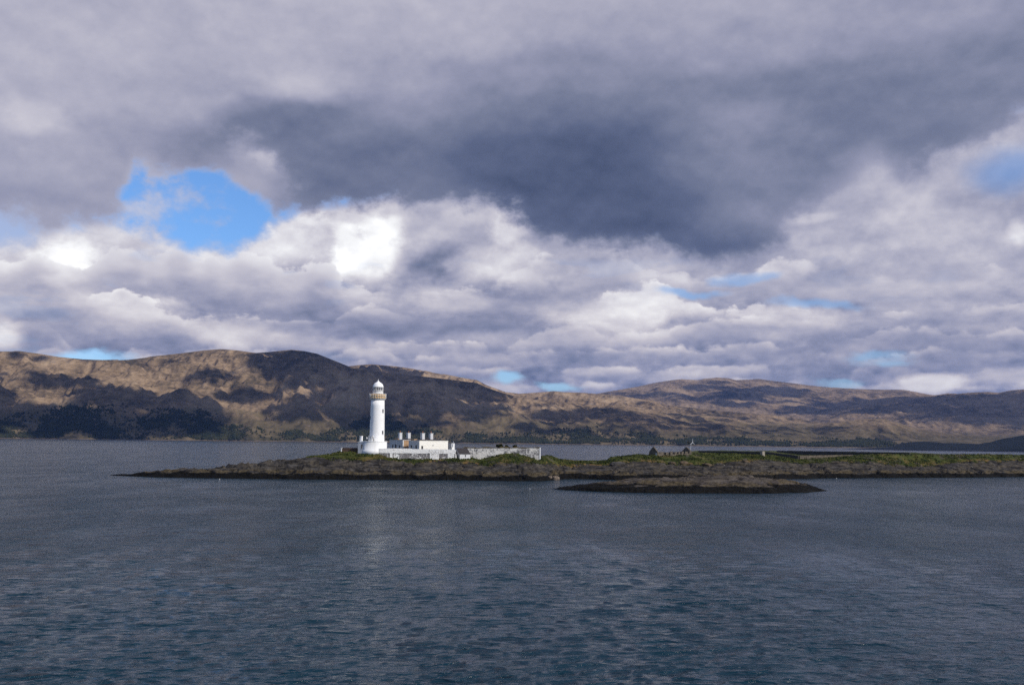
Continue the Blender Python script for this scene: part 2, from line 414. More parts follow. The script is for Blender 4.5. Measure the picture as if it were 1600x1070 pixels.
def grid_mesh(name, co, attrs=None):
    """co: (rows, cols, 3) array of points -> smooth quad mesh"""
    n, k = co.shape[:2]
    me = bpy.data.meshes.new(name)
    idx = np.arange(n * k).reshape(n, k)
    q = np.stack([idx[:-1, :-1], idx[:-1, 1:], idx[1:, 1:], idx[1:, :-1]], -1).reshape(-1, 4)
    me.vertices.add(n * k); me.vertices.foreach_set('co', co.reshape(-1).astype(np.float32))
    me.loops.add(q.size); me.loops.foreach_set('vertex_index', q.reshape(-1).astype(np.int32))
    me.polygons.add(len(q)); me.polygons.foreach_set('loop_start', np.arange(0, q.size, 4, dtype=np.int32))
    me.polygons.foreach_set('use_smooth', np.ones(len(q), bool))
    for k2, a in (attrs or {}).items():
        at_ = me.attributes.new(k2, 'FLOAT', 'POINT'); at_.data.foreach_set('value', a.reshape(-1).astype(np.float32))
    me.update(); me.validate()
    return me


def soup_mesh(name, verts, faces, smooth=False):
    me = bpy.data.meshes.new(name)
    verts = np.asarray(verts, np.float32); faces = np.asarray(faces, np.int32)
    m_ = faces.shape[1]
    me.vertices.add(len(verts)); me.vertices.foreach_set('co', verts.reshape(-1))
    me.loops.add(faces.size); me.loops.foreach_set('vertex_index', faces.reshape(-1))
    me.polygons.add(len(faces)); me.polygons.foreach_set('loop_start', np.arange(0, faces.size, m_, dtype=np.int32))
    me.polygons.foreach_set('use_smooth', np.full(len(faces), smooth))
    me.update(); me.validate()
    return me


def mat(name):
    M = bpy.data.materials.new(name); M.use_nodes = True
    t = M.node_tree; b = t.nodes['Principled BSDF']
    return M, t, b


def setin(t, b, name, v):
    if isinstance(v, E): t.links.new(v.s, b.inputs[name])
    elif isinstance(v, (int, float)): b.inputs[name].default_value = v
    elif isinstance(v, tuple): b.inputs[name].default_value = (*v, 1.0) if len(v) == 3 else v
    else: t.links.new(v, b.inputs[name])


def bump(t, h, strength=0.5, dist=0.1, prev=None):
    n = t.nodes.new('ShaderNodeBump'); n.inputs['Strength'].default_value = strength; n.inputs['Distance'].default_value = dist
    t.links.new(h.s, n.inputs['Height'])
    if prev is not None: t.links.new(prev, n.inputs['Normal'])
    return n.outputs[0]


def attr(t, name):
    n = t.nodes.new('ShaderNodeAttribute'); n.attribute_name = name
    return E(t, n.outputs['Fac'])


def wpos(t):
    n = t.nodes.new('ShaderNodeNewGeometry')
    sp = t.nodes.new('ShaderNodeSeparateXYZ'); t.links.new(n.outputs['Position'], sp.inputs[0])
    return n.outputs['Position'], [E(t, o) for o in sp.outputs], n.outputs['Normal']


def stretch(t, v, s):
    return vmath(t, 'MULTIPLY', v, s)


# ------------------------------------------------------------------ hills across the strait
def line_az(pts):
    """skyline drawn in the photograph -> function az -> tan(elevation)"""
    q = sorted((azel(x, y)[0], math.tan(azel(x, y)[1])) for x, y in pts)
    A = np.array([p[0] for p in q]); B = np.array([p[1] for p in q])
    return lambda a: np.interp(a, A, B)


RIDGES = [
    # skyline points, crest distance, foot distance, foot height, back slope length
    dict(pts=[(-420, 600), (-260, 570), (-120, 556), (0, 549), (30, 549), (60, 553), (90, 558), (130, 562), (160, 563), (200, 562), (240, 557), (280, 553), (320, 548), (345, 546), (370, 548), (400, 552), (425, 550), (455, 547), (475, 549),
              (495, 553), (520, 563), (545, 573), (570, 578), (600, 582), (650, 588), (690, 592), (720, 596), (745, 599), (760, 606), (780, 613), (800, 618), (835, 624), (870, 628), (920, 633), (965, 634), (1000, 639), (1050, 645), (1090, 649), (1130, 652),
              (1170, 658), (1200, 663), (1240, 668), (1280, 676), (1330, 684), (1380, 692), (1430, 699), (1500, 706)], crest=6600, foot=5000, base=0, back=1500, seed=3),
    dict(pts=[(400, 600), (500, 585), (540, 572), (580, 569.5), (620, 573), (660, 579), (700, 586), (730, 592), (745, 594), (760, 602), (790, 613), (812, 615.5), (835, 614), (865, 611.5), (880, 613), (910, 614), (940, 616), (970, 619),
              (1000, 624), (1020, 626), (1040, 633), (1080, 637), (1110, 641), (1150, 644), (1200, 648), (1250, 655), (1300, 664), (1400, 690), (1500, 705)], crest=8300, foot=6200, base=60, back=1500, seed=11),
    dict(pts=[(1120, 712), (1200, 690), (1240, 672), (1275, 664), (1310, 660), (1345, 654), (1380, 655), (1400, 660), (1425, 668), (1460, 674), (1500, 680), (1550, 683), (1600, 686), (1700, 690), (1900, 694)], crest=6900, foot=5600, base=0, back=900, seed=19),
    dict(pts=[(1150, 690), (1200, 668), (1260, 650), (1300, 640), (1330, 632), (1360, 625), (1400, 619), (1440, 617.5), (1462, 617), (1480, 614.5), (1495, 615.5), (1520, 613.5), (1545, 612.5), (1560, 614), (1580, 610), (1600, 608.5), (1650, 604), (1720, 598), (1850, 602), (2050, 615)], crest=12000, foot=8200, base=40, back=1200, seed=27, rough=0.55),
    dict(pts=[(800, 650), (880, 630), (925, 617), (950, 612), (980, 607), (1010, 601), (1040, 595), (1065, 592.5), (1090, 594), (1100, 592), (1120, 590), (1138, 591), (1150, 594), (1170, 593), (1185, 592), (1205, 595), (1240, 599), (1280, 604), (1340, 608), (1380, 609), (1410, 609),
              (1430, 612), (1455, 617), (1500, 625), (1600, 640)], crest=15000, foot=9800, base=80, back=1500, seed=35, rough=0.3),
]


def hill_height(az, r):
    X = r * np.sin(az); Y = r * np.cos(az)
    h = np.full(X.shape, -30.0)
    wob = fbm(X / 900, Y / 900, 3, seed=71)
    for q in RIDGES:
        if 'f' not in q: q['f'] = line_az(q['pts'])
        cr = q['crest'] * (1 + 0.05 * fbm(az * 14, az * 0 + q['seed'], 2, seed=q['seed']))
        H = CAM_H + cr * q['f'](az)
        foot = q['foot'] + 110 * fbm(az * 30, az * 0 + 5.0, 4, seed=q['seed'] + 1) - 60 * fbm(az * 7, az * 0, 2, seed=q['seed'])
        t = (r - foot) / (cr - foot)
        tt = np.clip(t + 0.12 * wob * np.clip(t * (1 - t) * 4, 0, 1), 0, 1)
        prof = 0.42 * tt ** 0.75 + 0.58 * (1 - (1 - tt) ** 1.7) * tt ** 0.5
        body = q['base'] + (H - q['base']) * prof
        amp = np.clip(t * (1.08 - t) * 4, 0, 1) * np.clip((H - q['base']) / 500, 0.12, 1)
        gl = fbm(X / 420 + 0.4 * wob, Y / 700, 5, 0.55, seed=q['seed'] + 5, ridged=True)
        body = body + amp * (q.get('rough', 1.0) * 125 * (gl - 0.25) + q.get('rough', 1.0) * 34 * fbm(X / 160, Y / 200, 4, 0.6, seed=q['seed'] + 9))
        body = body + amp * q.get('rough', 1.0) * 26 * (fbm(X / 120 + 1.2 * wob + gl * 0.5, Y / 460, 4, 0.55, seed=q['seed'] + 13, ridged=True) - 0.2)
        body = body + 7 * fbm(X / 45, Y / 70, 3, seed=q['seed'] + 2) * np.clip(t * 6, 0, 1)
        body = np.minimum(body, CAM_H + (H - CAM_H) / cr * r * 1.0 + (3 + 2 * wob) * (t > 0.9))
        body = np.where(t < 0, q['base'] + t * 120 - (0 if q['base'] == 0 else 0), body)
        back = (r - cr) / q['back']
        body = np.where(r > cr, H * (1 - 0.6 * sstep(0, 1.6, back)), body)
        h = np.maximum(h, body)
    return h


def build_hills():
    az = np.linspace(R(-38), R(38), 1150)
    r = np.concatenate([np.linspace(4650, 7000, 250), np.linspace(7010, 9600, 150), np.linspace(9630, 17000, 190)])
    A, RR = np.meshgrid(az, r)
    Z = hill_height(A, RR)
    co = np.stack([RR * np.sin(A), RR * np.cos(A), Z], -1)
    return co


def hill_mat():
    M, t, b = mat('moorland')
    pos, (x, y, z), nor = wpos(t)
    big = noise(t, stretch(t, pos, (1 / 620, 1 / 900, 1 / 330)), 1.0, 5, 0.55)
    mid = noise(t, stretch(t, pos, (1 / 85, 1 / 130, 1 / 34)), 1.0, 6, 0.66, 0.4)
    fine = noise(t, stretch(t, pos, (1 / 24, 1 / 40, 1 / 10)), 1.0, 4, 0.65)
    gul = noise(t, vmath(t, 'ADD', stretch(t, pos, (1 / 55, 1 / 260, 1 / 200)), vec(t, mid * 1.6, mid, 0.0)), 1.0, 5, 0.6)
    k = (gul - 0.5) * 0.7 + (big - 0.5) * 1.2 + (mid - 0.5) * 0.8 + (fine - 0.5) * 0.6
    col = ramp(t, (k + 0.52).clamp(), [(0.0, (0.024, 0.020, 0.016)), (0.25, (0.058, 0.047, 0.032)), (0.42, (0.138, 0.099, 0.062)), (0.58, (0.232, 0.164, 0.102)), (0.76, (0.312, 0.225, 0.142)), (1.0, (0.36, 0.28, 0.19))])
    # bracken and birch scrub low down, bare rock in flecks
    scrub = (z * -1.0 + 170.0 + (mid - 0.5) * 320.0 + (big - 0.5) * 420.0).step(0.0, 90.0)
    col = mixc(t, scrub * 0.75, col, mixc(t, mid.step(0.35, 0.65), (0.026, 0.030, 0.016), (0.085, 0.070, 0.036)))
    rock = noise(t, stretch(t, pos, (1 / 60, 1 / 60, 1 / 22)), 1.0, 5, 0.7).step(0.60, 0.70)
    col = mixc(t, rock * 0.6, col, (0.17, 0.16, 0.155))
    # pale stones along the tide line
    tide = (z * -1.0 + 4.5 + (fine - 0.5) * 8.0).step(0.0, 3.0)
    col = mixc(t, tide, col, (0.115, 0.088, 0.072))
    setin(t, b, 'Base Color', col); setin(t, b, 'Roughness', 0.95); setin(t, b, 'Specular IOR Level', 0.1)
    hgt = mid * 20.0 + fine * 6.0
    t.links.new(bump(t, hgt, 0.45, 1.0), b.inputs['Normal'])
    return M


HM = hill_mat()
hills = put(mesh_obj('hills', grid_mesh('hills', build_hills()), HM), 'structure')

# the wood along the foot of the hills: far off, one mass
ICO_V = None


def ico():
    global ICO_V
    bm = bmesh.new(); bmesh.ops.create_icosphere(bm, subdivisions=1, radius=1.0)
    bm.verts.ensure_lookup_table()
    v = np.array([p.co[:] for p in bm.verts]); f = np.array([[q.index for q in p.verts] for p in bm.faces]); bm.free()
    ICO_V = (v, f)
    return v, f


def blob_mesh(name, centres, radii, zs, jitter, seed, smooth=False):
    """many small uneven crowns in one mesh"""
    v, f = ico() if ICO_V is None else ICO_V
    rng = np.random.RandomState(seed); n = len(centres)
    V = v[None] * (1 + jitter * (rng.rand(n, len(v), 1) - 0.5) * 2)
    a = rng.rand(n) * 6.283; c, s = np.cos(a)[:, None], np.sin(a)[:, None]
    V = np.stack([V[..., 0] * c - V[..., 1] * s, V[..., 0] * s + V[..., 1] * c, V[..., 2]], -1)
    V = V * radii[:, None, None] * np.array([1, 1, 1.0]); V[..., 2] *= zs[:, None]
    V = V + centres[:, None]
    Fc = f[None] + (np.arange(n) * len(v))[:, None, None]
    return soup_mesh(name, V.reshape(-1, 3), Fc.reshape(-1, 3), smooth)


def leaf_mat(name, dark, light, scale):
    M, t, b = mat(name)
    pos, (x, y, z), nor = wpos(t)
    n1 = noise(t, pos, scale, 3, 0.6); n2 = noise(t, pos, scale * 7, 2, 0.6)
    setin(t, b, 'Base Color', mixc(t, (n1 * 0.7 + n2 * 0.3).step(0.35, 0.65), dark, light))
    setin(t, b, 'Roughness', 0.9); setin(t, b, 'Specular IOR Level', 0.15)
    return M


def build_wood():
    rng = np.random.RandomState(5)
    n = 190000
    az = rng.uniform(R(-37), R(30), n); r = 5000 + rng.rand(n) ** 1.3 * 900
    X = r * np.sin(az); Y = r * np.cos(az)
    z = hill_height(az, r)
    # height of the tree line seen in the photograph, along the foot
    tl = line_az([(-400, 668), (0, 660), (40, 640), (100, 634), (200, 638), (280, 640), (340, 648), (370, 668), (420, 672), (500, 674), (545, 668), (570, 650), (610, 652), (640, 662), (680, 672), (720, 674), (760, 676), (810, 680), (870, 674), (900, 668), (930, 666), (960, 674),
                  (1000, 680), (1100, 684), (1150, 686), (1200, 686), (1260, 692), (1320, 690), (1360, 682), (1390, 690), (1420, 698), (1500, 702)])
    lim = tl(az) + 0.010 * fbm(X / 150, Y / 150, 5, 0.6, seed=4)
    el = (z - CAM_H) / r
    dens = sstep(0.002, -0.004, el - lim) * (0.06 + 0.94 * sstep(-0.16, 0.08, fbm(X / 220, Y / 220, 4, seed=8)))
    k = (z > 4) & (rng.rand(n) < dens)
    az, r, X, Y, z = (a[k] for a in (az, r, X, Y, z))
    n = len(X); rad = rng.uniform(2.2, 4.8, n)
    print('wood', n)
    zs = rng.uniform(1.0, 1.6, n)
    return blob_mesh('wood', np.stack([X, Y, z + rad * zs * 0.55], -1), rad, zs, 0.28, 9)


put(mesh_obj('woods', build_wood(), leaf_mat('woodland', (0.013, 0.021, 0.012), (0.044, 0.044, 0.021), 1 / 40)), 'stuff')


# nearer low green headland on the right
def build_headland():
    f = line_az([(1265, 706), (1285, 703.2), (1310, 702), (1350, 700), (1395, 698), (1402, 694), (1420, 691), (1440, 689.8), (1460, 690.5), (1475, 692.5), (1490, 692), (1515, 693), (1530, 693.5), (1550, 689.5), (1575, 684), (1600, 679.5), (1650, 672), (1760, 660), (1900, 668), (2100, 690)])
    az = np.linspace(azel(1260, 700)[0], azel(2100, 700)[0], 420); r = np.linspace(2900, 4200, 110)
    A, RR = np.meshgrid(az, r)
    X = RR * np.sin(A); Y = RR * np.cos(A)
    foot = 3060 + 60 * fbm(A * 40, A * 0, 3, seed=2) + 500 * sstep(azel(1420, 700)[0], azel(1285, 700)[0], A); cr = 3500.0
    H = CAM_H + cr * f(A)
    t = (RR - foot) / (cr - foot)
    Z = np.where(t < 0, t * 14, H * (0.35 * np.clip(t, 0, 1) ** 0.3 + 0.65 * np.clip(t, 0, 1)))
    Z = np.where(RR > cr, H * (1 - 1.3 * sstep(0, 1, (RR - cr) / 650)), Z)
    Z = Z + 3.0 * fbm(X / 60, Y / 60, 4, seed=6) * sstep(0.02, 0.3, t) * np.clip(H / 30, 0.1, 1)
    return np.stack([X, Y, Z], -1)


M, t, b = mat('headland_turf')
pos, (x, y, z), nor = wpos(t)
n1 = noise(t, pos, 1 / 70, 5, 0.6); n2 = noise(t, pos, 1 / 16, 4, 0.6)
col = ramp(t, (n1 * 0.6 + n2 * 0.4), [(0.3, (0.006, 0.009, 0.006)), (0.5, (0.013, 0.019, 0.009)), (0.7, (0.030, 0.034, 0.015))])
col = mixc(t, (z * -1.0 + 5.0 + (n2 - 0.5) * 6.0).step(0.0, 2.0), col, (0.045, 0.04, 0.035))
setin(t, b, 'Base Color', col); setin(t, b, 'Roughness', 0.95)
t.links.new(bump(t, n2, 0.6, 4.0), b.inputs['Normal'])
put(mesh_obj('headland_terrain', grid_mesh('headland', build_headland()), M), 'structure')


# ------------------------------------------------------------------ unseen cloud heaps, added to cast shade on chosen parts of the hills
def hill_hits(px, py):
    """first point of the hills met by each photograph ray"""
    px = np.asarray(px, float); py = np.asarray(py, float)
    dx = px - 800.0; dy = py - 535.0
    d = np.stack([CF[k] * F + CR[k] * dx - CU[k] * dy for k in range(3)], -1)
    d /= np.hypot(d[:, 0], d[:, 1])[:, None]
    az = np.arctan2(d[:, 0], d[:, 1])
    rr = np.arange(4800, 16500, 60.0)
    Hh = hill_height(az[None] + 0 * rr[:, None], rr[:, None] + 0 * az[None])
    ray_z = CAM_H + d[None, :, 2] * rr[:, None]
    hit = Hh >= ray_z
    i = np.where(hit.any(0), hit.argmax(0), len(rr) - 1)
    r = rr[i]
    return np.stack([d[:, 0] * r, d[:, 1] * r, CAM_H + d[:, 2] * r], -1)[hit.any(0)]


SHADES = [  # where the shade of each cloud lies: centre and half size in the photograph, number of heaps
    (445, 562, 45, 12, 34), (500, 575, 50, 22, 70), (545, 592, 60, 22, 80), (610, 598, 70, 20, 90), (690, 610, 60, 18, 70), (745, 614, 40, 14, 34), (600, 626, 60, 18, 60), (665, 634, 60, 16, 50), (500, 642, 60, 14, 30), (470, 600, 24, 10, 16), (725, 636, 50, 12, 22), (480, 622, 30, 8, 10),
    (36, 561, 30, 5, 9), (95, 560, 40, 4, 8), (150, 564, 30, 4, 7),
    (70, 596, 34, 8, 12), (120, 600, 46, 10, 18), (165, 618, 56, 12, 22), (220, 634, 80, 16, 30), (300, 648, 60, 18, 26), (100, 658, 120, 20, 40), (240, 668, 110, 14, 34), (355, 625, 40, 10, 10), (330, 662, 40, 14, 12),
    (318, 592, 46, 7, 14), (345, 587, 22, 8, 8), (400, 618, 30, 9, 9), (440, 648, 40, 10, 10), (250, 570, 40, 3, 6),
    (560, 660, 40, 16, 12), (640, 668, 60, 10, 16), (740, 650, 40, 10, 8), (790, 640, 40, 8, 8), (870, 652, 60, 10, 26), (940, 650, 60, 9, 26), (1010, 660, 60, 8, 22), (1080, 666, 60, 8, 20), (900, 676, 60, 7, 14), (1150, 674, 60, 7, 16), (830, 668, 50, 9, 16), (990, 676, 60, 6, 12), (1230, 676, 50, 5, 8),
    (1098, 606, 34, 6, 26), (1130, 598, 30, 4, 14), (1165, 614, 44, 9, 40), (1220, 613, 46, 9, 40), (1140, 625, 66, 7, 40), (1040, 619, 70, 5, 22), (975, 617, 40, 4, 12), (1270, 630, 40, 8, 14),
    (1320, 638, 66, 10, 60), (1400, 632, 70, 12, 70), (1480, 632, 70, 14, 80), (1560, 630, 60, 14, 70), (1540, 652, 90, 10, 60), (1440, 652, 40, 6, 24), (1245, 642, 40, 7, 14), (1640, 640, 50, 24, 36), (1360, 614, 60, 3, 12), (1600, 668, 40, 5, 10),
    (880, 634, 56, 4, 14), (960, 641, 60, 5, 16), (1050, 652, 60, 5, 16), (1130, 659, 50, 5, 14), (1200, 668, 40, 4, 8), (1000, 634, 40, 3, 8), (1150, 634, 50, 5, 14),
    (1275, 671, 50, 6, 12), (1400, 684, 40, 5, 8), (1210, 655, 40, 5, 8), (-60, 620, 60, 40, 30), (-120, 660, 80, 30, 20),
]


def build_shade_clouds():
    rng = np.random.RandomState(77)
    cs = []; rs = []
    for cx, cy, rx, ry, n in SHADES:
        q = rng.normal(size=(n, 2)); q /= np.linalg.norm(q, axis=1)[:, None]; q *= np.sqrt(rng.rand(n, 1)) * 0.92
        h = hill_hits(cx + q[:, 0] * rx, cy + q[:, 1] * ry)
        if not len(h): continue
        dist = np.hypot(h[:, 0], h[:, 1])
        s = dist.mean() * rng.uniform(0.68, 0.80) + rng.uniform(-160, 160, len(h))
        c = h + np.array(TO_SUN)[None] * s[:, None]
        cs.append(c); rs.append(dist / F * (0.55 * min(rx, ry * 2.2) + 3.0) * rng.uniform(0.55, 1.15, len(h)))
    # one more, added unseen to shade the low green headland
    for k in range(150):
        a_ = rng.uniform(azel(1270, 690)[0], azel(1760, 690)[0]); d_ = rng.uniform(2980, 3620)
        h = np.array([d_ * math.sin(a_), d_ * math.cos(a_), 12.0]); s = 3400 * rng.uniform(0.74, 0.82)
        cs.append((h + np.array(TO_SUN) * s)[None]); rs.append(np.array([rng.uniform(60, 95)]))
    return np.concatenate(cs), np.concatenate(rs)


cc, cr_ = build_shade_clouds()
M, t, b = mat('shade_cloud_white')
setin(t, b, 'Base Color', (0.86, 0.87, 0.90)); setin(t, b, 'Roughness', 1.0); setin(t, b, 'Specular IOR Level', 0.0)
# each heap is several small puffs
_rng = np.random.RandomState(3)
_k = 5
_o = _rng.normal(size=(len(cc), _k, 3)); _o /= np.linalg.norm(_o, axis=2)[..., None]
pc = (cc[:, None] + _o * cr_[:, None, None] * _rng.uniform(0.2, 0.85, (len(cc), _k, 1))).reshape(-1, 3)
pr = (cr_[:, None] * _rng.uniform(0.4, 0.85, (len(cc), _k))).reshape(-1)
_o2 = _rng.normal(size=(len(cc), 4, 3)); _o2 /= np.linalg.norm(_o2, axis=2)[..., None]       # small puffs round each heap, to soften its shade
pc = np.concatenate([pc, (cc[:, None] + _o2 * cr_[:, None, None] * _rng.uniform(0.9, 1.9, (len(cc), 4, 1))).reshape(-1, 3)])
pr = np.concatenate([pr, (cr_[:, None] * _rng.uniform(0.08, 0.24, (len(cc), 4))).reshape(-1)])
put(mesh_obj('shade_clouds', blob_mesh('shade_clouds', pc, pr, np.full(len(pr), 0.8), 0.16, 4, True), M), 'stuff')
_el = np.arctan2(pc[:, 2] - pr, np.hypot(pc[:, 0], pc[:, 1])); print('cloud puffs', len(pc), 'lowest', math.degrees(_el.min()), 'z', (pc[:, 2] - pr).min())


# ------------------------------------------------------------------ the sea: one sheet, finely tessellated near the ship
def build_sea():
    rng = np.random.RandomState(12)
    pxr = np.linspace(520, 18.0, 620)                                  # rows evenly spread below the horizon
    r_near = CAM_H * F / pxr
    r = np.concatenate([[20.0, 30.0, 36.0], r_near, np.geomspace(r_near[-1] * 1.06, 26000, 70)])
    az = np.linspace(R(-34), R(34), 820)
    A, RR = np.meshgrid(az, r)
    X = RR * np.sin(A); Y = RR * np.cos(A)
    dr = np.gradient(r)[:, None]
    Z = np.zeros_like(X)
    gust = 0.80 + 0.34 * fbm(X / 75, Y / 110, 4, seed=51)
    # sheltered, smoother water in the lee of the islet
    lee = np.exp(-(((X - 118) / 42) ** 2 + ((Y - 345) / 38) ** 2)); lee += 0.8 * np.exp(-(((X - 30) / 26) ** 2 + ((Y - 345) / 12) ** 2))
    gust = np.clip(gust * (1 - 0.75 * lee), 0.05, 1.6)
    wind = R(158)
    GX = np.zeros_like(X); GY = np.zeros_like(X)
    wx = X + 0.9 * fbm(X / 9, Y / 9, 2, seed=61); wy = Y + 0.9 * fbm(X / 9, Y / 9, 2, seed=66)
    for i in range(60):
        lam = 0.24 * (10.0 ** rng.rand())
        th = wind + rng.normal(0, 0.40)
        k = 2 * np.pi / lam
        amp = 0.0072 * lam ** 0.85 * rng.uniform(0.5, 1.3) * (1.0 if lam < 4 else 0.75)
        fade = sstep(0.42, 0.16, dr / lam)
        ph = k * (np.sin(th) * wx + np.cos(th) * wy) + rng.rand() * 6.283
        s = np.sin(ph)
        Z += amp * fade * s
        c_ = np.cos(ph) * amp * fade * 1.3
        GX += np.sin(th) * c_; GY += np.cos(th) * c_
    Z *= gust; X = X + GX * gust; Y = Y + GY * gust
    Z += 0.05 * fbm(X / 3.0, Y / 2.0, 3, 0.6, seed=77) * sstep(0.8, 0.2, dr) * gust
    return np.stack([X, Y, Z], -1)


M, t, b = mat('sea_water')
pos, (x, y, z), nor = wpos(t)
p1 = stretch(t, pos, (1.7, 2.8, 1.5)); p2 = stretch(t, pos, (0.42, 0.9, 0.5))
n1 = noise(t, p1, 1.0, 5, 0.62, 0.6); n2 = noise(t, p2, 1.0, 4, 0.55, 0.5)
patch = noise(t, stretch(t, pos, (1 / 90, 1 / 240, 1.0)), 1.0, 4, 0.6)
p3 = stretch(t, pos, (0.11, 0.20, 0.1)); n3 = noise(t, p3, 1.0, 3, 0.55, 0.4)
gusts = noise(t, stretch(t, pos, (1 / 16, 1 / 34, 1.0)), 1.0, 5, 0.62)
hgt = (n1 * 0.12 + n2 * 0.52 + n3 * 1.15) * patch.lin(0.3, 0.7, 0.7, 1.2) * gusts.lin(0.32, 0.68, 0.35, 1.5)
setin(t, b, 'Base Color', (0.004, 0.024, 0.040)); setin(t, b, 'IOR', 1.333)
setin(t, b, 'Roughness', 0.12); setin(t, b, 'Specular IOR Level', 0.32)
t.links.new(bump(t, hgt, 1.0, 1.1), b.inputs['Normal'])
put(mesh_obj('sea', grid_mesh('sea', build_sea()), M), 'structure')


# ------------------------------------------------------------------ the island and the tidal islet
def pl(pts):
    A = np.array([azel(x, 720)[0] for x, y in pts]); B = np.array([y for x, y in pts], float)
    return lambda a: np.interp(a, A, B)


def px_of(a):
    xs = np.arange(-400, 2600, 4.0); A = np.array([azel(x, 720)[0] for x in xs])
    return np.interp(a, A, xs)


def z_from(xp, yp, dist):
    """height seen at photograph pixel (xp, yp) when it stands dist metres off"""
    dx = (xp - 800.0); dy = (yp - 535.0)
    dvx = CF.x * F + CR.x * dx - CU.x * dy; dvy = CF.y * F + CR.y * dx - CU.y * dy; dvz = CF.z * F + CR.z * dx - CU.z * dy
    return CAM_H + dvz / np.hypot(dvx, dvy) * dist


def water_dist(xp, yp):
    dx = (xp - 800.0); dy = (yp - 535.0)
    dvx = CF.x * F + CR.x * dx - CU.x * dy; dvy = CF.y * F + CR.y * dx - CU.y * dy; dvz = CF.z * F + CR.z * dx - CU.z * dy
    return -CAM_H / (dvz / np.hypot(dvx, dvy))


def land_grid(az, knots, rows):
    """knots: list of (distance array, height array) per column; returns distances, heights and knot coordinate"""
    D = []; Z = []; U = []
    for i in range(len(knots) - 1):
        (d0, z0), (d1, z1) = knots[i], knots[i + 1]
        tt = np.linspace(0, 1, rows[i], endpoint=(i == len(knots) - 2))[:, None]
        D.append(d0 + (d1 - d0) * tt); Z.append(z0 + (z1 - z0) * tt); U.append(i + tt + 0 * d0)
    D, Z, U = np.concatenate(D), np.concatenate(Z), np.concatenate(U)
    K = np.array([1, 2, 3, 2, 1.0]); K /= K.sum()
    for _ in range(2):
        Zp = np.pad(Z, ((2, 2), (0, 0)), mode='edge'); Z = sum(K[j] * Zp[j:j + len(Z)] for j in range(5))
    return D, Z, U


def rock_relief(X, Y, Z, seed, s=1.0):
    wx = 1.2 * fbm(X / 11, Y / 11, 3, seed=seed + 1)
    beds = Z * 1.35 + 0.085 * X + 0.12 * Y + 1.1 * fbm(X / 22, Y / 14, 4, seed=seed + 2) + 0.3 * wx
    ph = beds - np.floor(beds)
    ledge = (np.minimum(ph / 0.8, (1 - ph) / 0.2) - 0.5)
    crack = fbm(X / 13 + 0.5 * wx, Y / 6 + X / 40, 4, 0.55, seed=seed + 3, ridged=True)
    hump = fbm(X / 19, Y / 11, 4, 0.5, seed=seed + 4)
    cut = np.clip(crack - 0.40, 0, 1) * -4.2
    return s * (0.75 * ledge + 1.9 * hump + 0.34 * fbm(X / 3.4, Y / 2.6, 4, 0.6, seed=seed + 6) + cut)


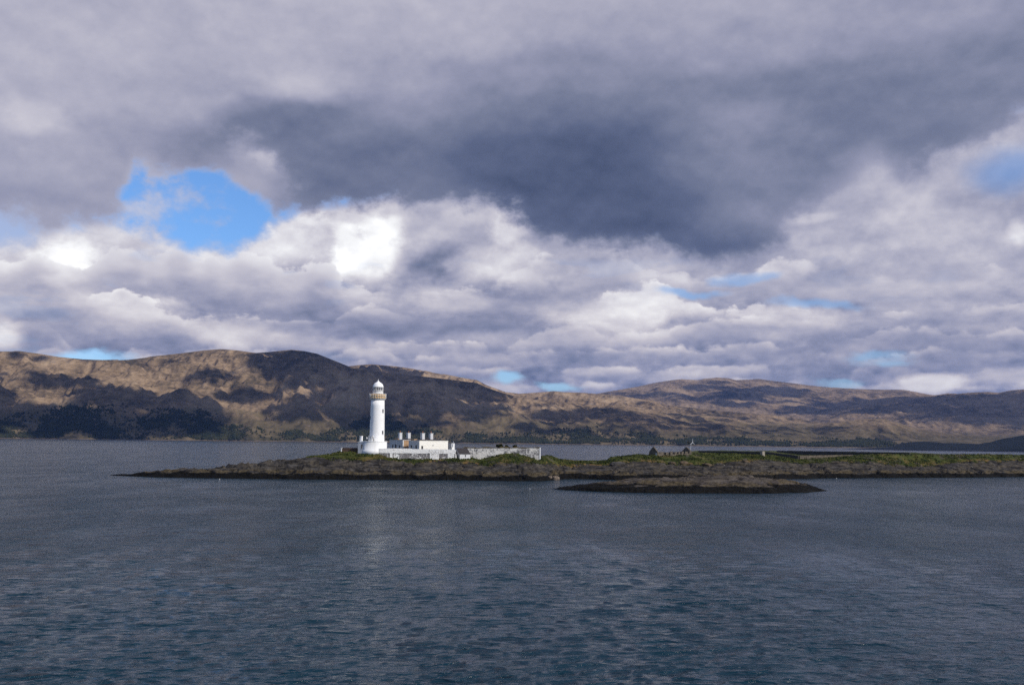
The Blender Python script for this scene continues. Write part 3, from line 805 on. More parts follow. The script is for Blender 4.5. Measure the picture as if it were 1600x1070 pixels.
def build_island():
    az = np.linspace(azel(160, 720)[0], azel(1980, 720)[0], 1500)
    xp = px_of(az)
    wj = 0.9 * fbm(az * 90, az * 0 + 1.5, 4, 0.6, seed=91)
    Wy = pl([(150, 742.0), (172, 742.6), (215, 744.5), (240, 745.5), (300, 746.5), (400, 748), (500, 749.2), (640, 750), (760, 751), (800, 751.8), (845, 751.5), (866, 750), (884, 748.5), (920, 748.5), (960, 750), (1100, 751), (1240, 748), (1290, 747), (1400, 746.5), (1500, 746), (1600, 745), (1800, 743), (2000, 744)])
    W = water_dist(xp, Wy(az)) + wj
    size = pl([(150, -0.6), (168, 0.0), (180, .12), (215, .25), (260, .6), (330, 1.0), (2000, 1.0)])(az)
    Gy = pl([(150, 743), (172, 742), (205, 740.6), (230, 738), (270, 734), (320, 731), (400, 726), (440, 721), (470, 717.5), (500, 717), (540, 718.5), (600, 720), (650, 719.5), (700, 720), (725, 721), (745, 721), (760, 724), (785, 722), (820, 721), (845, 724), (862, 725), (880, 727), (905, 725), (950, 726.5), (985, 723),
             (1012, 721), (1035, 723), (1065, 727), (1100, 727), (1125, 723.5), (1160, 719.5), (1200, 720.5), (1225, 720), (1262, 725), (1292, 720.5), (1330, 720), (1360, 720), (1382, 726), (1410, 727), (1440, 726), (1470, 724), (1492, 721.5), (1530, 720), (1565, 720.5), (1600, 719.5), (1700, 721), (1800, 719), (2000, 724)])
    gO = pl([(150, 1), (172, 1.5), (225, 5), (320, 10), (470, 17), (540, 21), (600, 21), (720, 21), (845, 21), (880, 24), (950, 30), (1030, 34), (1100, 38), (1240, 34), (1300, 26), (1600, 27), (2000, 27)])(az)
    Ty = pl([(150, 743), (172, 742), (205, 740), (225, 737.5), (260, 733.5), (320, 729.5), (360, 726.5), (420, 720.5), (470, 716.3), (482, 713.5), (500, 711.5), (518, 709), (530, 705.5), (536, 704), (560, 703.8), (585, 704), (594, 704.5), (600, 708.5), (606, 712), (612, 714.2), (630, 716), (660, 717), (690, 716.3), (702, 715), (711, 712), (716, 715.5),
             (725, 716), (733, 714.5), (740, 715), (748, 717), (760, 713), (775, 709), (790, 705.8), (805, 706.5), (820, 709), (835, 713.5), (842, 716), (846, 713.5), (851, 711.4), (858, 711), (864, 713), (870, 716), (880, 718), (905, 720), (935, 721), (948, 719), (955, 714), (970, 712), (985, 711), (1000, 709.5), (1016, 711.5),
             (1030, 712), (1050, 711), (1082, 708.5), (1092, 707.2), (1150, 708.8), (1190, 710.5), (1200, 711), (1225, 715), (1248, 718), (1280, 716), (1330, 712.5), (1370, 709.5), (1400, 709.2), (1420, 710), (1450, 711.2), (1480, 711.5), (1497, 709.8), (1540, 709.5), (1600, 711), (1700, 709), (1800, 711), (2000, 718)])
    tO = pl([(150, 2), (172, 2.6), (225, 8), (320, 16), (470, 26), (530, 38), (600, 33), (712, 31), (725, 32), (740, 40), (842, 40), (850, 36), (880, 42), (950, 44), (1005, 48), (1020, 49), (1080, 60), (1100, 70), (1190, 58), (1197, 70), (1250, 50), (1330, 50), (1400, 37), (1422, 37), (1480, 46), (1600, 48), (2000, 46)])(az)
    zG = z_from(xp, Gy(az), W + gO); zT = z_from(xp, Ty(az), W + tO)
    pz = pl([(150, 0.2), (320, 1.0), (470, 5.0), (530, 9.2), (560, 9.8), (712, 9.9), (735, 8.5), (845, 8.0), (880, 5.8), (950, 5.6), (1000, 8.0), (1092, 8.9), (1190, 8.8), (1214, 9.1), (1330, 9.1), (1420, 9.3), (1480, 9.2), (1600, 9.2), (2000, 8)])(az)
    lit = sstep(560, 600, xp) * sstep(716, 708, xp)                      # terrace behind the white wall rises at once
    pO = tO + 2 + 3.0 * (1 - lit) * size + 33 * sstep(1060, 1095, xp)
    zP = np.where(lit > 0.5, pz, np.minimum(pz, zT - 0.1))
    zP = np.where(xp > 1075, np.minimum(pz, zT + 0.8), zP)
    bO = pl([(150, 3), (225, 14), (320, 24), (470, 42), (540, 70), (845, 70), (900, 80), (1000, 100), (1090, 150), (2000, 130)])(az)
    bO = np.maximum(bO, pO + 1)
    bz = pl([(150, -0.3), (320, 0.6), (470, 2.5), (540, 7.0), (845, 6.5), (900, 4.5), (1000, 7), (1090, 10.0), (1220, 10.2), (1420, 10.0), (1480, 9.0), (1600, 9.0), (2000, 7)])(az)
    zW = -0.15 + 0 * W
    k1 = np.minimum(3.2, gO * 0.35)
    zk = np.minimum(1.5 * np.clip(size, 0, 1), 0.85 * zG)
    k2 = np.minimum(6.5, gO * 0.62); zk2 = np.minimum(2.9, 0.9 * zG) * np.clip(size, 0.3, 1)
    knots = [(W - 14, -3.0 + 0 * W), (W, zW), (W + k1, zk), (W + k2, zk2), (W + gO, zG), (W + tO, zT), (W + pO, zP), (W + bO, bz), (W + bO + 25 * np.clip(size, .15, 1), -3 + 0 * W)]
    rows = [7, 14, 16, 52, 44, 8, 40, 14]
    D, Z, U = land_grid(az, knots, rows)
    A = az[None] + 0 * D
    X = D * np.sin(A); Y = D * np.cos(A)
    rockm = sstep(0.4, 1.4, U) * sstep(4.5, 3.8, U)
    grass = sstep(4.1, 4.6, U) * sstep(7.9, 7.3, U)
    left = sstep(480, 440, px_of(A))
    rockm = np.maximum(rockm, left * sstep(7.6, 6.5, U)); rockm = rockm * (0.25 + 0.75 * np.clip(size, 0, 1))[None]
    low = sstep(-0.3, 1.2, Z)
    Z = Z + rockm * rock_relief(X, Y, Z, 100, 0.95) * (0.35 + 0.65 * low)
    soft = sstep(4.0, 4.8, U) * sstep(7.9, 7.2, U) * (1 - left)
    soft = soft * (1 - 0.85 * ((px_of(A) > 525) & (px_of(A) < 720) & (U > 4.8)))
    Z = Z + soft * (0.28 * fbm(X / 5, Y / 4, 4, 0.6, seed=140) + 0.35 * np.clip(fbm(X / 9, Y / 8, 3, seed=141), 0, 1))
    # metres past the edge of the turf (negative: bare rock)
    gm = np.where(U < 4, (D - (W + gO)[None]), (D - (W + gO)[None])) / 10.0 - left * 4
    gm = np.where(U > 7.4, -0.5, gm)
    return np.stack([X, Y, Z], -1), gm


def build_islet():
    az = np.linspace(azel(856, 760)[0], azel(1300, 760)[0], 560)
    xp = px_of(az) 
    Wy = pl([(850, 763), (863, 763.6), (880, 765.2), (930, 768), (1000, 770), (1100, 771), (1200, 771), (1255, 769.6), (1280, 768), (1292, 766.6), (1302, 765.5)])
    W = water_dist(xp, Wy(az)) + 0.7 * fbm(az * 110, az * 0 + 1.5, 4, 0.6, seed=95)
    size = pl([(850, -.3), (863, 0), (885, .35), (930, .8), (980, 1), (1220, 1), (1262, .7), (1282, .3), (1292, 0), (1302, -.3)])(az)
    Ky = pl([(850, 763), (863, 763), (880, 761), (905, 759), (950, 757), (1000, 756), (1100, 756), (1200, 757), (1250, 760), (1278, 764), (1292, 766), (1302, 766)])
    Ty = pl([(850, 764), (863, 763), (880, 760.2), (900, 757.5), (935, 755), (955, 753), (975, 749.5), (1000, 746.3), (1040, 743.2), (1090, 741.6), (1130, 741), (1160, 741.6), (1200, 744), (1235, 749.5), (1260, 755), (1277, 761), (1290, 766), (1302, 768)])
    kO = 9 * np.clip(size, .05, 1); tO = 26 * np.clip(size, .08, 1)
    zk = np.maximum(z_from(xp, Ky(az), W + kO), -0.3); zT = np.maximum(z_from(xp, Ty(az), W + tO), -0.3)
    k1 = 3.0 * np.clip(size, .05, 1); z1 = np.minimum(1.2 * np.clip(size, 0, 1), zk * 0.8)
    bO = tO + 22 * np.clip(size, .1, 1)
    knots = [(W - 10, -2.5 + 0 * W), (W, -0.12 + 0 * W), (W + k1, z1), (W + kO, zk), (W + tO, zT), (W + bO, zT * 0.35 - 0.3), (W + bO + 14, -2.5 + 0 * W)]
    D, Z, U = land_grid(az, knots, [6, 14, 30, 50, 24, 10])
    A = az[None] + 0 * D
    X = D * np.sin(A); Y = D * np.cos(A)
    m = sstep(0.4, 1.3, U) * (0.2 + 0.8 * np.clip(size, 0, 1))[None]
    Z = Z + m * rock_relief(X, Y, Z, 300, 0.55)
    return np.stack([X, Y, Z], -1), np.full(Z.shape, -6.0)


M, t, b = mat('shore_rock_and_turf')
pos, (x, y, z), nor = wpos(t)
wv = noise(t, stretch(t, pos, (1 / 12, 1 / 12, 1 / 12)), 1.0, 3, 0.55)
streak = noise(t, vmath(t, 'ADD', stretch(t, pos, (0.16, 0.3, 1.5)), vec(t, wv * 1.5, wv, wv * 2.0)), 1.0, 6, 0.62)
blot = noise(t, pos, 1 / 4.2, 5, 0.6)
speck = noise(t, pos, 1.1, 4, 0.65)
rk = ramp(t, (streak * 0.8 + blot * 0.5 + speck * 0.2 - 0.25).clamp(), [(0.30, (0.007, 0.006, 0.006)), (0.41, (0.022, 0.020, 0.019)), (0.52, (0.045, 0.042, 0.041)), (0.64, (0.080, 0.076, 0.074)), (0.76, (0.15, 0.145, 0.14))])
rk = mixc(t, blot.step(0.42, 0.62) * 0.65, rk, (0.080, 0.066, 0.046))
lich = noise(t, pos, 0.42, 4, 0.7).step(0.66, 0.72)
rk = mixc(t, lich * 0.7, rk, (0.27, 0.26, 0.23))
crk = noise(t, vmath(t, 'ADD', stretch(t, pos, (0.20, 0.34, 0.9)), vec(t, wv, wv, wv)), 1.0, 4, 0.6)
crack = ((crk - 0.5).abs()).step(0.028, 0.006)
rk = mixc(t, crack * 0.75, rk, (0.012, 0.011, 0.010))
# weed and lichen zones of the tide: black wrack below, tan channel wrack above
zz = z + (wv - 0.5) * 1.6 + (blot - 0.5) * 1.5 + (streak - 0.5) * 1.2
tan = zz.step(1.7, 2.0) * zz.step(3.3, 2.5)
rk = mixc(t, tan * blot.step(0.40, 0.54) * 0.7, rk, mixc(t, speck.step(0.35, 0.65), (0.034, 0.026, 0.012), (0.105, 0.080, 0.042)))
blk = zz.step(1.95, 1.6)
rk = mixc(t, blk * 0.96, rk, mixc(t, speck.step(0.55, 0.75), (0.003, 0.003, 0.0025), (0.014, 0.011, 0.006)))
g = attr(t, 'turf')
gm = (g + (wv - 0.5) * 0.9 + (blot - 0.5) * 1.3 + (streak - 0.5) * 0.6).step(-0.02, 0.10) * (blot * 0.6 + wv * 0.5).step(0.66, 0.60)
gn = noise(t, pos, 1 / 7.0, 4, 0.6); gf = noise(t, pos, 1.6, 3, 0.6)
gc = ramp(t, (gn * 0.7 + gf * 0.3).clamp(), [(0.30, (0.010, 0.016, 0.005)), (0.43, (0.025, 0.035, 0.008)), (0.53, (0.054, 0.064, 0.015)), (0.63, (0.090, 0.076, 0.029)), (0.72, (0.13, 0.092, 0.048))])
edge = g.step(0.9, 0.1)
gc = mixc(t, edge * gn.step(0.42, 0.6) * 0.7, gc, (0.15, 0.085, 0.035))
setin(t, b, 'Base Color', mixc(t, gm, rk, gc)); setin(t, b, 'Roughness', (blk * -0.1 + 0.95)); setin(t, b, 'Specular IOR Level', 0.1)
hh = streak * 0.9 + crack * -0.25 + speck * 0.22
t.links.new(bump(t, hh, 0.6, 0.5), b.inputs['Normal'])
SHORE = M
co, gm = build_island(); ISLAND = co
put(mesh_obj('island_terrain', grid_mesh('island', co, {'turf': gm}), M), 'structure')
co, gm = build_islet()
M2 = M.copy(); M2.name = 'sunlit_islet_rock'
for n_ in M2.node_tree.nodes:                                   # browner, barer copy of the rock, colour lightened for its sunlit top
    if n_.type == 'VALTORGB' and abs(n_.color_ramp.elements[-1].color[0] - 0.15) < 1e-3:
        for e_ in n_.color_ramp.elements:
            c_ = e_.color; e_.color = (min(1, c_[0] * 1.55), min(1, c_[1] * 1.42), min(1, c_[2] * 1.32), 1)
put(mesh_obj('islet_terrain', grid_mesh('islet', co, {'turf': gm}), M2), 'structure')

_ia = np.arctan2(ISLAND[0, :, 0], ISLAND[0, :, 1])


def ground(p):
    """height of the island under a point"""
    a = math.atan2(p[0], p[1]); i = int(np.clip(np.searchsorted(_ia, a), 1, len(_ia) - 1))
    c = ISLAND[:, i]; d = np.hypot(c[:, 0], c[:, 1])
    return float(np.interp(math.hypot(p[0], p[1]), d, c[:, 2]))


# ------------------------------------------------------------------ builders
class MB:
    """collects shapes in a local frame and links them as one mesh"""
    def __init__(s): s.v = []; s.f = []
    def add(s, v, f):
        k = len(s.v); s.v += [tuple(p) for p in v]; s.f += [tuple(i + k for i in q) for q in f]; return s
    def box(s, x0, x1, y0, y1, z0, z1, taper=0.0):
        t_ = taper
        v = [(x0, y0, z0), (x1, y0, z0), (x1, y1, z0), (x0, y1, z0), (x0 + t_, y0 + t_, z1), (x1 - t_, y0 + t_, z1), (x1 - t_, y1 - t_, z1), (x0 + t_, y1 - t_, z1)]
        return s.add(v, [(3, 2, 1, 0), (4, 5, 6, 7), (0, 1, 5, 4), (1, 2, 6, 5), (2, 3, 7, 6), (3, 0, 4, 7)])
    def lathe(s, prof, n=48, cx=0.0, cy=0.0, cap=True):
        v = []; f = []
        for r, z in prof:
            for i in range(n):
                a = 2 * math.pi * i / n; v.append((cx + r * math.cos(a), cy + r * math.sin(a), z))
        for j in range(len(prof) - 1):
            for i in range(n):
                k = (i + 1) % n; f.append((j * n + i, j * n + k, (j + 1) * n + k, (j + 1) * n + i))
        if cap: f.append(tuple(range(n - 1, -1, -1))); f.append(tuple((len(prof) - 1) * n + i for i in range(n)))
        return s.add(v, f)
    def tube(s, a, b_, r0, r1=None, n=8):
        a = Vector(a); b_ = Vector(b_); r1 = r0 if r1 is None else r1
        w = (b_ - a).normalized(); u = w.orthogonal().normalized(); q = w.cross(u)
        v = [a + (u * math.cos(2 * math.pi * i / n) + q * math.sin(2 * math.pi * i / n)) * r0 for i in range(n)] + [b_ + (u * math.cos(2 * math.pi * i / n) + q * math.sin(2 * math.pi * i / n)) * r1 for i in range(n)]
        f = [(i, (i + 1) % n, n + (i + 1) % n, n + i) for i in range(n)] + [tuple(range(n - 1, -1, -1)), tuple(range(n, 2 * n))]
        return s.add(v, f)
    def prism(s, poly, y0, y1):
        """polygon in x,z pushed along y"""
        n = len(poly)
        v = [(x_, y0, z_) for x_, z_ in poly] + [(x_, y1, z_) for x_, z_ in poly]
        f = [tuple(range(n)), tuple(range(2 * n - 1, n - 1, -1))] + [(i, i + n, (i + 1) % n + n, (i + 1) % n) for i in range(n)]
        return s.add(v, f)
    def build(s, name, m_, parent=None, smooth=False):
        me = bpy.data.meshes.new(name); me.from_pydata(s.v, [], s.f); me.update()
        bm = bmesh.new(); bm.from_mesh(me); bmesh.ops.recalc_face_normals(bm, faces=bm.faces); bm.to_mesh(me); bm.free()
        if smooth:
            me.polygons.foreach_set('use_smooth', [len(p.vertices) == 4 for p in me.polygons])
        return mesh_obj(name, me, m_, parent)


def thing(name, label, cat, loc, rz=0.0, group=None):
    o = bpy.data.objects.new(name, None); COL.objects.link(o); o.empty_display_size = 0.5
    o.location = loc; o.rotation_euler = (0, 0, rz)
    return put(o, None, label, cat, group)


def plain(name, c, rough=0.8, var=0.12, scale=1.5, spec=0.3):
    M, t, b = mat(name)
    tc = t.nodes.new('ShaderNodeTexCoord')
    n = noise(t, tc.outputs['Object'], scale, 5, 0.6)
    lo = tuple(v * (1 - var) for v in c); hi = tuple(min(1, v * (1 + var)) for v in c)
    setin(t, b, 'Base Color', mixc(t, n.step(0.3, 0.7), lo, hi)); setin(t, b, 'Roughness', rough); setin(t, b, 'Specular IOR Level', spec)
    t.links.new(bump(t, n, 0.25, 0.05), b.inputs['Normal'])
    return M


def whitewash(name, cover, stone=(0.16, 0.15, 0.15), white=(0.80, 0.79, 0.76), scale=1.0):
    """limewash worn through to the stone"""
    M, t, b = mat(name)
    tc = t.nodes.new('ShaderNodeTexCoord'); p = tc.outputs['Object']
    n1 = noise(t, p, 0.24 * scale, 3, 0.55); n2 = noise(t, p, 1.5 * scale, 5, 0.65); n3 = noise(t, stretch(t, p, (3.0, 3.0, 4.5)), 1.0, 2, 0.6)
    v = t.nodes.new('ShaderNodeTexVoronoi'); v.inputs['Scale'].default_value = 1.0; t.links.new(stretch(t, p, (1.5, 1.5, 2.6)), v.inputs['Vector'])
    cell = E(t, v.outputs['Distance'])
    w = (n1 * 0.8 + n2 * 0.75 + n3 * 0.45).step(1.06 - cover, 1.22 - cover)
    st = mixc(t, n2.step(0.35, 0.65), tuple(c * 0.6 for c in stone), tuple(c * 1.7 for c in stone))
    c = mixc(t, w, st, mixc(t, n2.step(0.55, 0.72) * 0.35, white, (0.52, 0.49, 0.44)))
    setin(t, b, 'Base Color', c); setin(t, b, 'Roughness', 0.9); setin(t, b, 'Specular IOR Level', 0.2)
    t.links.new(bump(t, cell * -1.0 + n2 * 0.5, 0.7, 0.12), b.inputs['Normal'])
    return M


M, t, b = mat('weathered_white_paint')
tc = t.nodes.new('ShaderNodeTexCoord')
n1 = noise(t, stretch(t, tc.outputs['Object'], (1.8, 1.8, 0.10)), 1.0, 4, 0.6); n2 = noise(t, tc.outputs['Object'], 0.5, 5, 0.65)
setin(t, b, 'Base Color', mixc(t, (n1 * 0.6 + n2 * 0.5).step(0.52, 0.72) * 0.55, (0.80, 0.80, 0.79), (0.60, 0.585, 0.54))); setin(t, b, 'Roughness', 0.7); setin(t, b, 'Specular IOR Level', 0.25)
TOWER = M
WHITE = plain('white_paint', (0.80, 0.80, 0.79), 0.6, 0.04, 0.7)
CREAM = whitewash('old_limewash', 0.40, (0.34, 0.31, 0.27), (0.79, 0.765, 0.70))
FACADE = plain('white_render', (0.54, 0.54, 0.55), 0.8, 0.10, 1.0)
PATCHY = whitewash('worn_limewash', 0.02, (0.17, 0.16, 0.16))
BAND = whitewash('parapet_limewash', 0.30, (0.30, 0.28, 0.26))
GARDEN = whitewash('garden_wall_limewash', 0.15, (0.20, 0.195, 0.195), (0.62, 0.60, 0.56))
OCHRE = plain('ochre_paint', (0.50, 0.32, 0.13), 0.7, 0.25, 2.0)
GLASS = plain('dark_glass', (0.006, 0.008, 0.022), 0.25, 0.2, 1.0, 0.15)
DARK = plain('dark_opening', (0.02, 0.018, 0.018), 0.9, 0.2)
SLATE = plain('slate', (0.034, 0.029, 0.030), 0.75, 0.35, 2.2)
CLAY = plain('clay', (0.26, 0.11, 0.06), 0.8, 0.25, 3.0)
BROWN = plain('brown_stone', (0.075, 0.048, 0.036), 0.9, 0.35, 1.6)
LINK = plain('stained_render', (0.34, 0.22, 0.13), 0.9, 0.25, 0.9)
RUBBLE = plain('grey_rubble', (0.105, 0.088, 0.068), 0.95, 0.5, 1.4)
SHADED_DYKE = plain('drystone', (0.055, 0.049, 0.043), 0.95, 0.55, 1.6)  # darkened colour holds the shade on the walls' unlit faces
MOSS = plain('moss', (0.085, 0.065, 0.030), 0.95, 0.5, 1.8)
STEEL = plain('grey_metal', (0.40, 0.41, 0.43), 0.5, 0.1)

# ------------------------------------------------------------------ lighthouse
PXM = 0.2442                                                   # metres per photograph pixel at the tower
def zz(yp): return (703.7 - yp) * PXM
LB = at(588.4, 703.7, 380.0)
LH = thing('lighthouse', 'tall white round lighthouse with ochre gallery band and white dome', 'lighthouse', LB)
sh = MB()
sh.lathe([(2.95, -1.2), (2.86, 1.5), (2.80, zz(689)), (2.76, zz(670)), (2.69, zz(650)), (2.58, zz(635)), (2.50, zz(627))], 64)
sh.build('tower', TOWER, LH, True)
MB().lathe([(2.50, zz(626.9)), (2.60, zz(626.4)), (2.62, zz(624.2)), (2.95, zz(623.7))], 64).build('corbel_ring', WHITE, LH, True)
brk = None
for i in range(28):
    a = 2 * math.pi * i / 28
    if brk is None:
        brk = MB().prism([(2.50, zz(627.0)), (2.95, zz(624.6)), (2.95, zz(623.75)), (2.50, zz(623.75))], -0.13, 0.13).build('bracket', FACADE, LH)
        o = brk
    else:
        o = brk.copy(); COL.objects.link(o); o.parent = LH
    o.rotation_euler = (0, 0, a)
MB().lathe([(2.62, zz(623.7)), (3.0, zz(623.65)), (3.0, zz(623.1)), (2.88, zz(623.0)), (2.88, zz(620.4)), (2.96, zz(620.3)), (2.96, zz(619.9)), (2.86, zz(619.8)), (2.86, zz(616.9)), (2.66, zz(616.8)), (2.60, zz(621))], 64).build('gallery_parapet', OCHRE, LH, True)
MB().lathe([(2.0, zz(620)), (2.0, zz(616.4)), (1.98, zz(611.6)), (2.08, zz(611.4)), (2.02, zz(611.2))], 48).build('lantern_base', WHITE, LH, True)
post = None
for i in range(24):
    a = 2 * math.pi * (i + 0.5) / 24
    if post is None: post = o = MB().tube((3.08, 0, zz(623.2)), (3.08, 0, zz(616.4)), 0.06, n=6).build('railing_post', WHITE, LH)
    else: o = post.copy(); COL.objects.link(o); o.parent = LH
    o.rotation_euler = (0, 0, a)
for yp in (616.4, 619.6):
    MB().lathe([(3.03, zz(yp) - 0.04), (3.13, zz(yp) - 0.04), (3.13, zz(yp) + 0.04), (3.03, zz(yp) + 0.04), (3.03, zz(yp) - 0.04)], 48, cap=False).build('railing', WHITE, LH, True)
pane = bar = None
for i in range(16):
    a = 2 * math.pi * (i + 0.22) / 16
    r = 1.90; h = math.pi / 16
    if pane is None:
        w_ = r * math.sin(h)
        pane = o = MB().box(r * math.cos(h) - 0.04, r * math.cos(h), -w_, w_, zz(611.3), zz(606.4)).build('pane', GLASS, LH)
        bar = o2 = MB().box(1.86, 1.99, -0.085, 0.085, zz(611.3), zz(606.4)).build('glazing_bar', WHITE, LH)
    else:
        o = pane.copy(); o2 = bar.copy()
        for q in (o, o2): COL.objects.link(q); q.parent = LH
    o.rotation_euler = (0, 0, a); o2.rotation_euler = (0, 0, a + h)
MB().lathe([(0.3, zz(609.4) - 0.9), (0.62, zz(609.4) - 0.7), (0.7, zz(609.2)), (0.62, zz(609.4) + 0.5), (0.3, zz(609.4) + 0.7)], 20).build('lamp_lens', STEEL, LH, True)
MB().lathe([(1.9, zz(606.35)), (2.08, zz(606.3)), (2.08, zz(605.7)), (2.0, zz(605.5)), (1.96, zz(604.2)), (1.82, zz(602.6)), (1.56, zz(601.0)), (1.18, zz(599.7)), (0.80, zz(598.9)), (0.72, zz(598.4)), (0.52, zz(597.9)), (0.36, zz(597.3)), (0.2, zz(596.9))], 48).build('dome', WHITE, LH, True)
MB().lathe([(0.22, zz(596.95)), (0.30, zz(596.6)), (0.26, zz(596.2)), (0.10, zz(595.9)), (0.06, zz(594.6)), (0.02, zz(593.6))], 12).build('finial', WHITE, LH, True)
for (yp, deg, hgt) in ((643.2, -33, 1.3), (676, -33, 1.3), (653.5, 205, 1.2), (660, 95, 1.2)):
    rr = np.interp(yp, [627, 635, 650, 670, 689], [2.50, 2.58, 2.69, 2.76, 2.80])
    w = MB().box(rr - 0.22, rr + 0.05, -0.42, -0.30, zz(yp) - hgt / 2, zz(yp) + hgt / 2).box(rr - 0.22, rr + 0.05, 0.30, 0.42, zz(yp) - hgt / 2, zz(yp) + hgt / 2).box(rr - 0.22, rr + 0.07, -0.46, 0.46, zz(yp) - hgt / 2 - 0.14, zz(yp) - hgt / 2).box(rr - 0.22, rr + 0.05, -0.42, 0.42, zz(yp) + hgt / 2, zz(yp) + hgt / 2 + 0.12).build('window', FACADE, LH)
    w.rotation_euler = (0, 0, R(deg))
    p = MB().box(rr - 0.25, rr + 0.012, -0.30, 0.30, zz(yp) - hgt / 2, zz(yp) + hgt / 2).build('pane', DARK, w)

# round wall about the foot of the tower, with its lean-to
DB = at(584.0, 703.7, 378.5)
DR = thing('round_wall', 'low white drum-shaped wall ringing the lighthouse foot on the grassy mound', 'wall', DB)
zt = zz(690.0)
MB().lathe([(4.98, -1.6), (4.95, 0.25), (4.88, 0.3), (4.86, zt - 0.35), (4.86, zt), (0.4, zt)], 72).build('wall', TOWER, DR, True)
MB().lathe([(4.70, zt + 0.004), (4.98, zt + 0.004), (4.98, zt + 0.16), (4.70, zt + 0.16), (4.70, zt + 0.004)], 72, cap=False).build('coping', WHITE, DR, True)
AB = at(566.3, 703.9, 377.0)
AN = thing('store_house', 'small white flat-roofed store against the left side of the round wall', 'shed', AB, R(-24))
MB().box(-1.30, 1.30, -1.1, 1.7, -1.6, 3.15).build('wall', FACADE, AN)
MB().box(-1.38, 1.38, -1.18, 1.78, 3.153, 3.30).build('coping', WHITE, AN)
w = MB().box(0.04, 0.78, -1.16, -0.9, 0.75, 0.85).box(0.04, 0.78, -1.14, -0.9, 2.353, 2.45).box(0.04, 0.137, -1.14, -0.9, 0.853, 2.35).box(0.683, 0.78, -1.14, -0.9, 0.853, 2.35).build('window', FACADE, AN)
MB().box(0.14, 0.68, -1.115, -0.9, 0.85, 2.35).build('pane', DARK, w)
ch = MB().box(-1.0, -0.2, -0.5, 0.3, 3.303, 5.35).build('chimney', WHITE, AN)
MB().box(-1.06, -0.14, -0.56, 0.36, 5.353, 5.48).build('coping', WHITE, ch)

HB = at(579.6, 690.0, 374.8); HB.z = LB.z + zt + 0.16
HT = thing('fog_horn_hut', 'small white fog horn hut on the round wall at the tower foot', 'fog horn', HB, R(-20))
MB().box(-0.75, 0.75, -0.5, 0.6, 0, 1.85).build('housing', WHITE, HT)
MB().box(-0.83, 0.83, -0.58, 0.68, 1.853, 1.98).build('roof', WHITE, HT)
for zq in (0.55, 1.05, 1.5): MB().box(-0.5, 0.3, -0.525, -0.45, zq - 0.07, zq + 0.07).build('louvre', DARK, HT)
MB().tube((-0.72, 0, 0.9), (-1.25, -0.2, 1.0), 0.16, 0.22, 12).tube((-1.25, -0.2, 1.0), (-1.7, -0.4, 1.1), 0.22, 0.52, 12).build('horn', STEEL, HT)
ld = MB().tube((0.76, -0.3, 1.8), (1.15, -0.3, 0.0), 0.06).tube((0.76, 0.1, 1.8), (1.15, 0.1, 0.0), 0.06)
for q in (0.2, 0.4, 0.6, 0.8): ld.tube((0.76 + 0.39 * q, -0.3, 1.8 * (1 - q)), (0.76 + 0.39 * q, 0.1, 1.8 * (1 - q)), 0.04)
ld.build('ladder', DARK, HT)

# brown wall to the left of the drum
p0 = at(534.6, 704.6, 381); p1 = at(561.5, 704.4, 379)


def wall_thing(name, label, cat, a, b_, top_a, top_b, thick, m_, coping=None, cop_h=0.18, deep=1.8, group=None, step=1.3, seed=0, ragged=0.0):
    """a wall from a to b (points at its foot) with a slightly uneven head; local x runs along it"""
    a = Vector(a); b_ = Vector(b_); L = math.hypot(b_.x - a.x, b_.y - a.y); rz = math.atan2(b_.y - a.y, b_.x - a.x)
    o = thing(name, label, cat, (a.x, a.y, a.z), rz, group)
    n = max(2, int(L / step)); rng = random.Random(seed + int(L * 10))
    xs = [L * i / n for i in range(n + 1)]
    tops = [top_a - a.z + (top_b - top_a) * i / n + ragged * rng.uniform(-1, 1) for i in range(n + 1)]
    lo = [-deep + (b_.z - a.z) * i / n for i in range(n + 1)]
    h = thick / 2
    v = []; f = []
    for x_, zt_, zl in zip(xs, tops, lo):
        v += [(x_, -h, zl), (x_, -h + 0.04, zt_), (x_, h - 0.04, zt_), (x_, h, zl)]
    for i in range(n):
        k = i * 4
        f += [(k, k + 4, k + 5, k + 1), (k + 1, k + 5, k + 6, k + 2), (k + 2, k + 6, k + 7, k + 3), (k + 3, k + 7, k + 4, k)]
    f += [(0, 1, 2, 3), (n * 4 + 3, n * 4 + 2, n * 4 + 1, n * 4)]
    MB().add(v, f).build('wall', m_, o)
    if coping:
        v = []; f = []
        for i, (x_, zt_) in enumerate(zip(xs, tops)):
            q = cop_h * (1 + 0.6 * rng.uniform(-1, 1) * (ragged > 0))
            e = 0.05 if i == 0 else (-0.05 if i == n else 0)
            v += [(x_ - e, -h - 0.05, zt_ + 0.003), (x_ - e, -h - 0.02, zt_ + q), (x_ - e, h + 0.02, zt_ + q), (x_ - e, h + 0.05, zt_ + 0.003)]
        for i in range(n):
            k = i * 4
            f += [(k, k + 4, k + 5, k + 1), (k + 1, k + 5, k + 6, k + 2), (k + 2, k + 6, k + 7, k + 3), (k + 3, k + 7, k + 4, k)]
        f += [(0, 1, 2, 3), (n * 4 + 3, n * 4 + 2, n * 4 + 1, n * 4)]
        MB().add(v, f).build('coping', coping, o)
    return o, L


bw, L = wall_thing('stone_wall', 'dark brown stone wall with a white slanted end left of the lighthouse', 'wall', p0, p1, at(534.6, 699.3, 381).z, at(561.5, 699.5, 379).z, 0.6, BROWN, None, ragged=0.03)
MB().prism([(-0.62, -1.0), (-0.004, -1.0), (-0.004, at(534.6, 699.0, 381).z - p0.z), (-0.16, at(534.6, 699.0, 381).z - p0.z)], -0.36, 0.36).build('buttress', WHITE, bw)

# ------------------------------------------------------------------ keepers' houses
RZ = R(40)                                                      # long front looks right and towards the ship


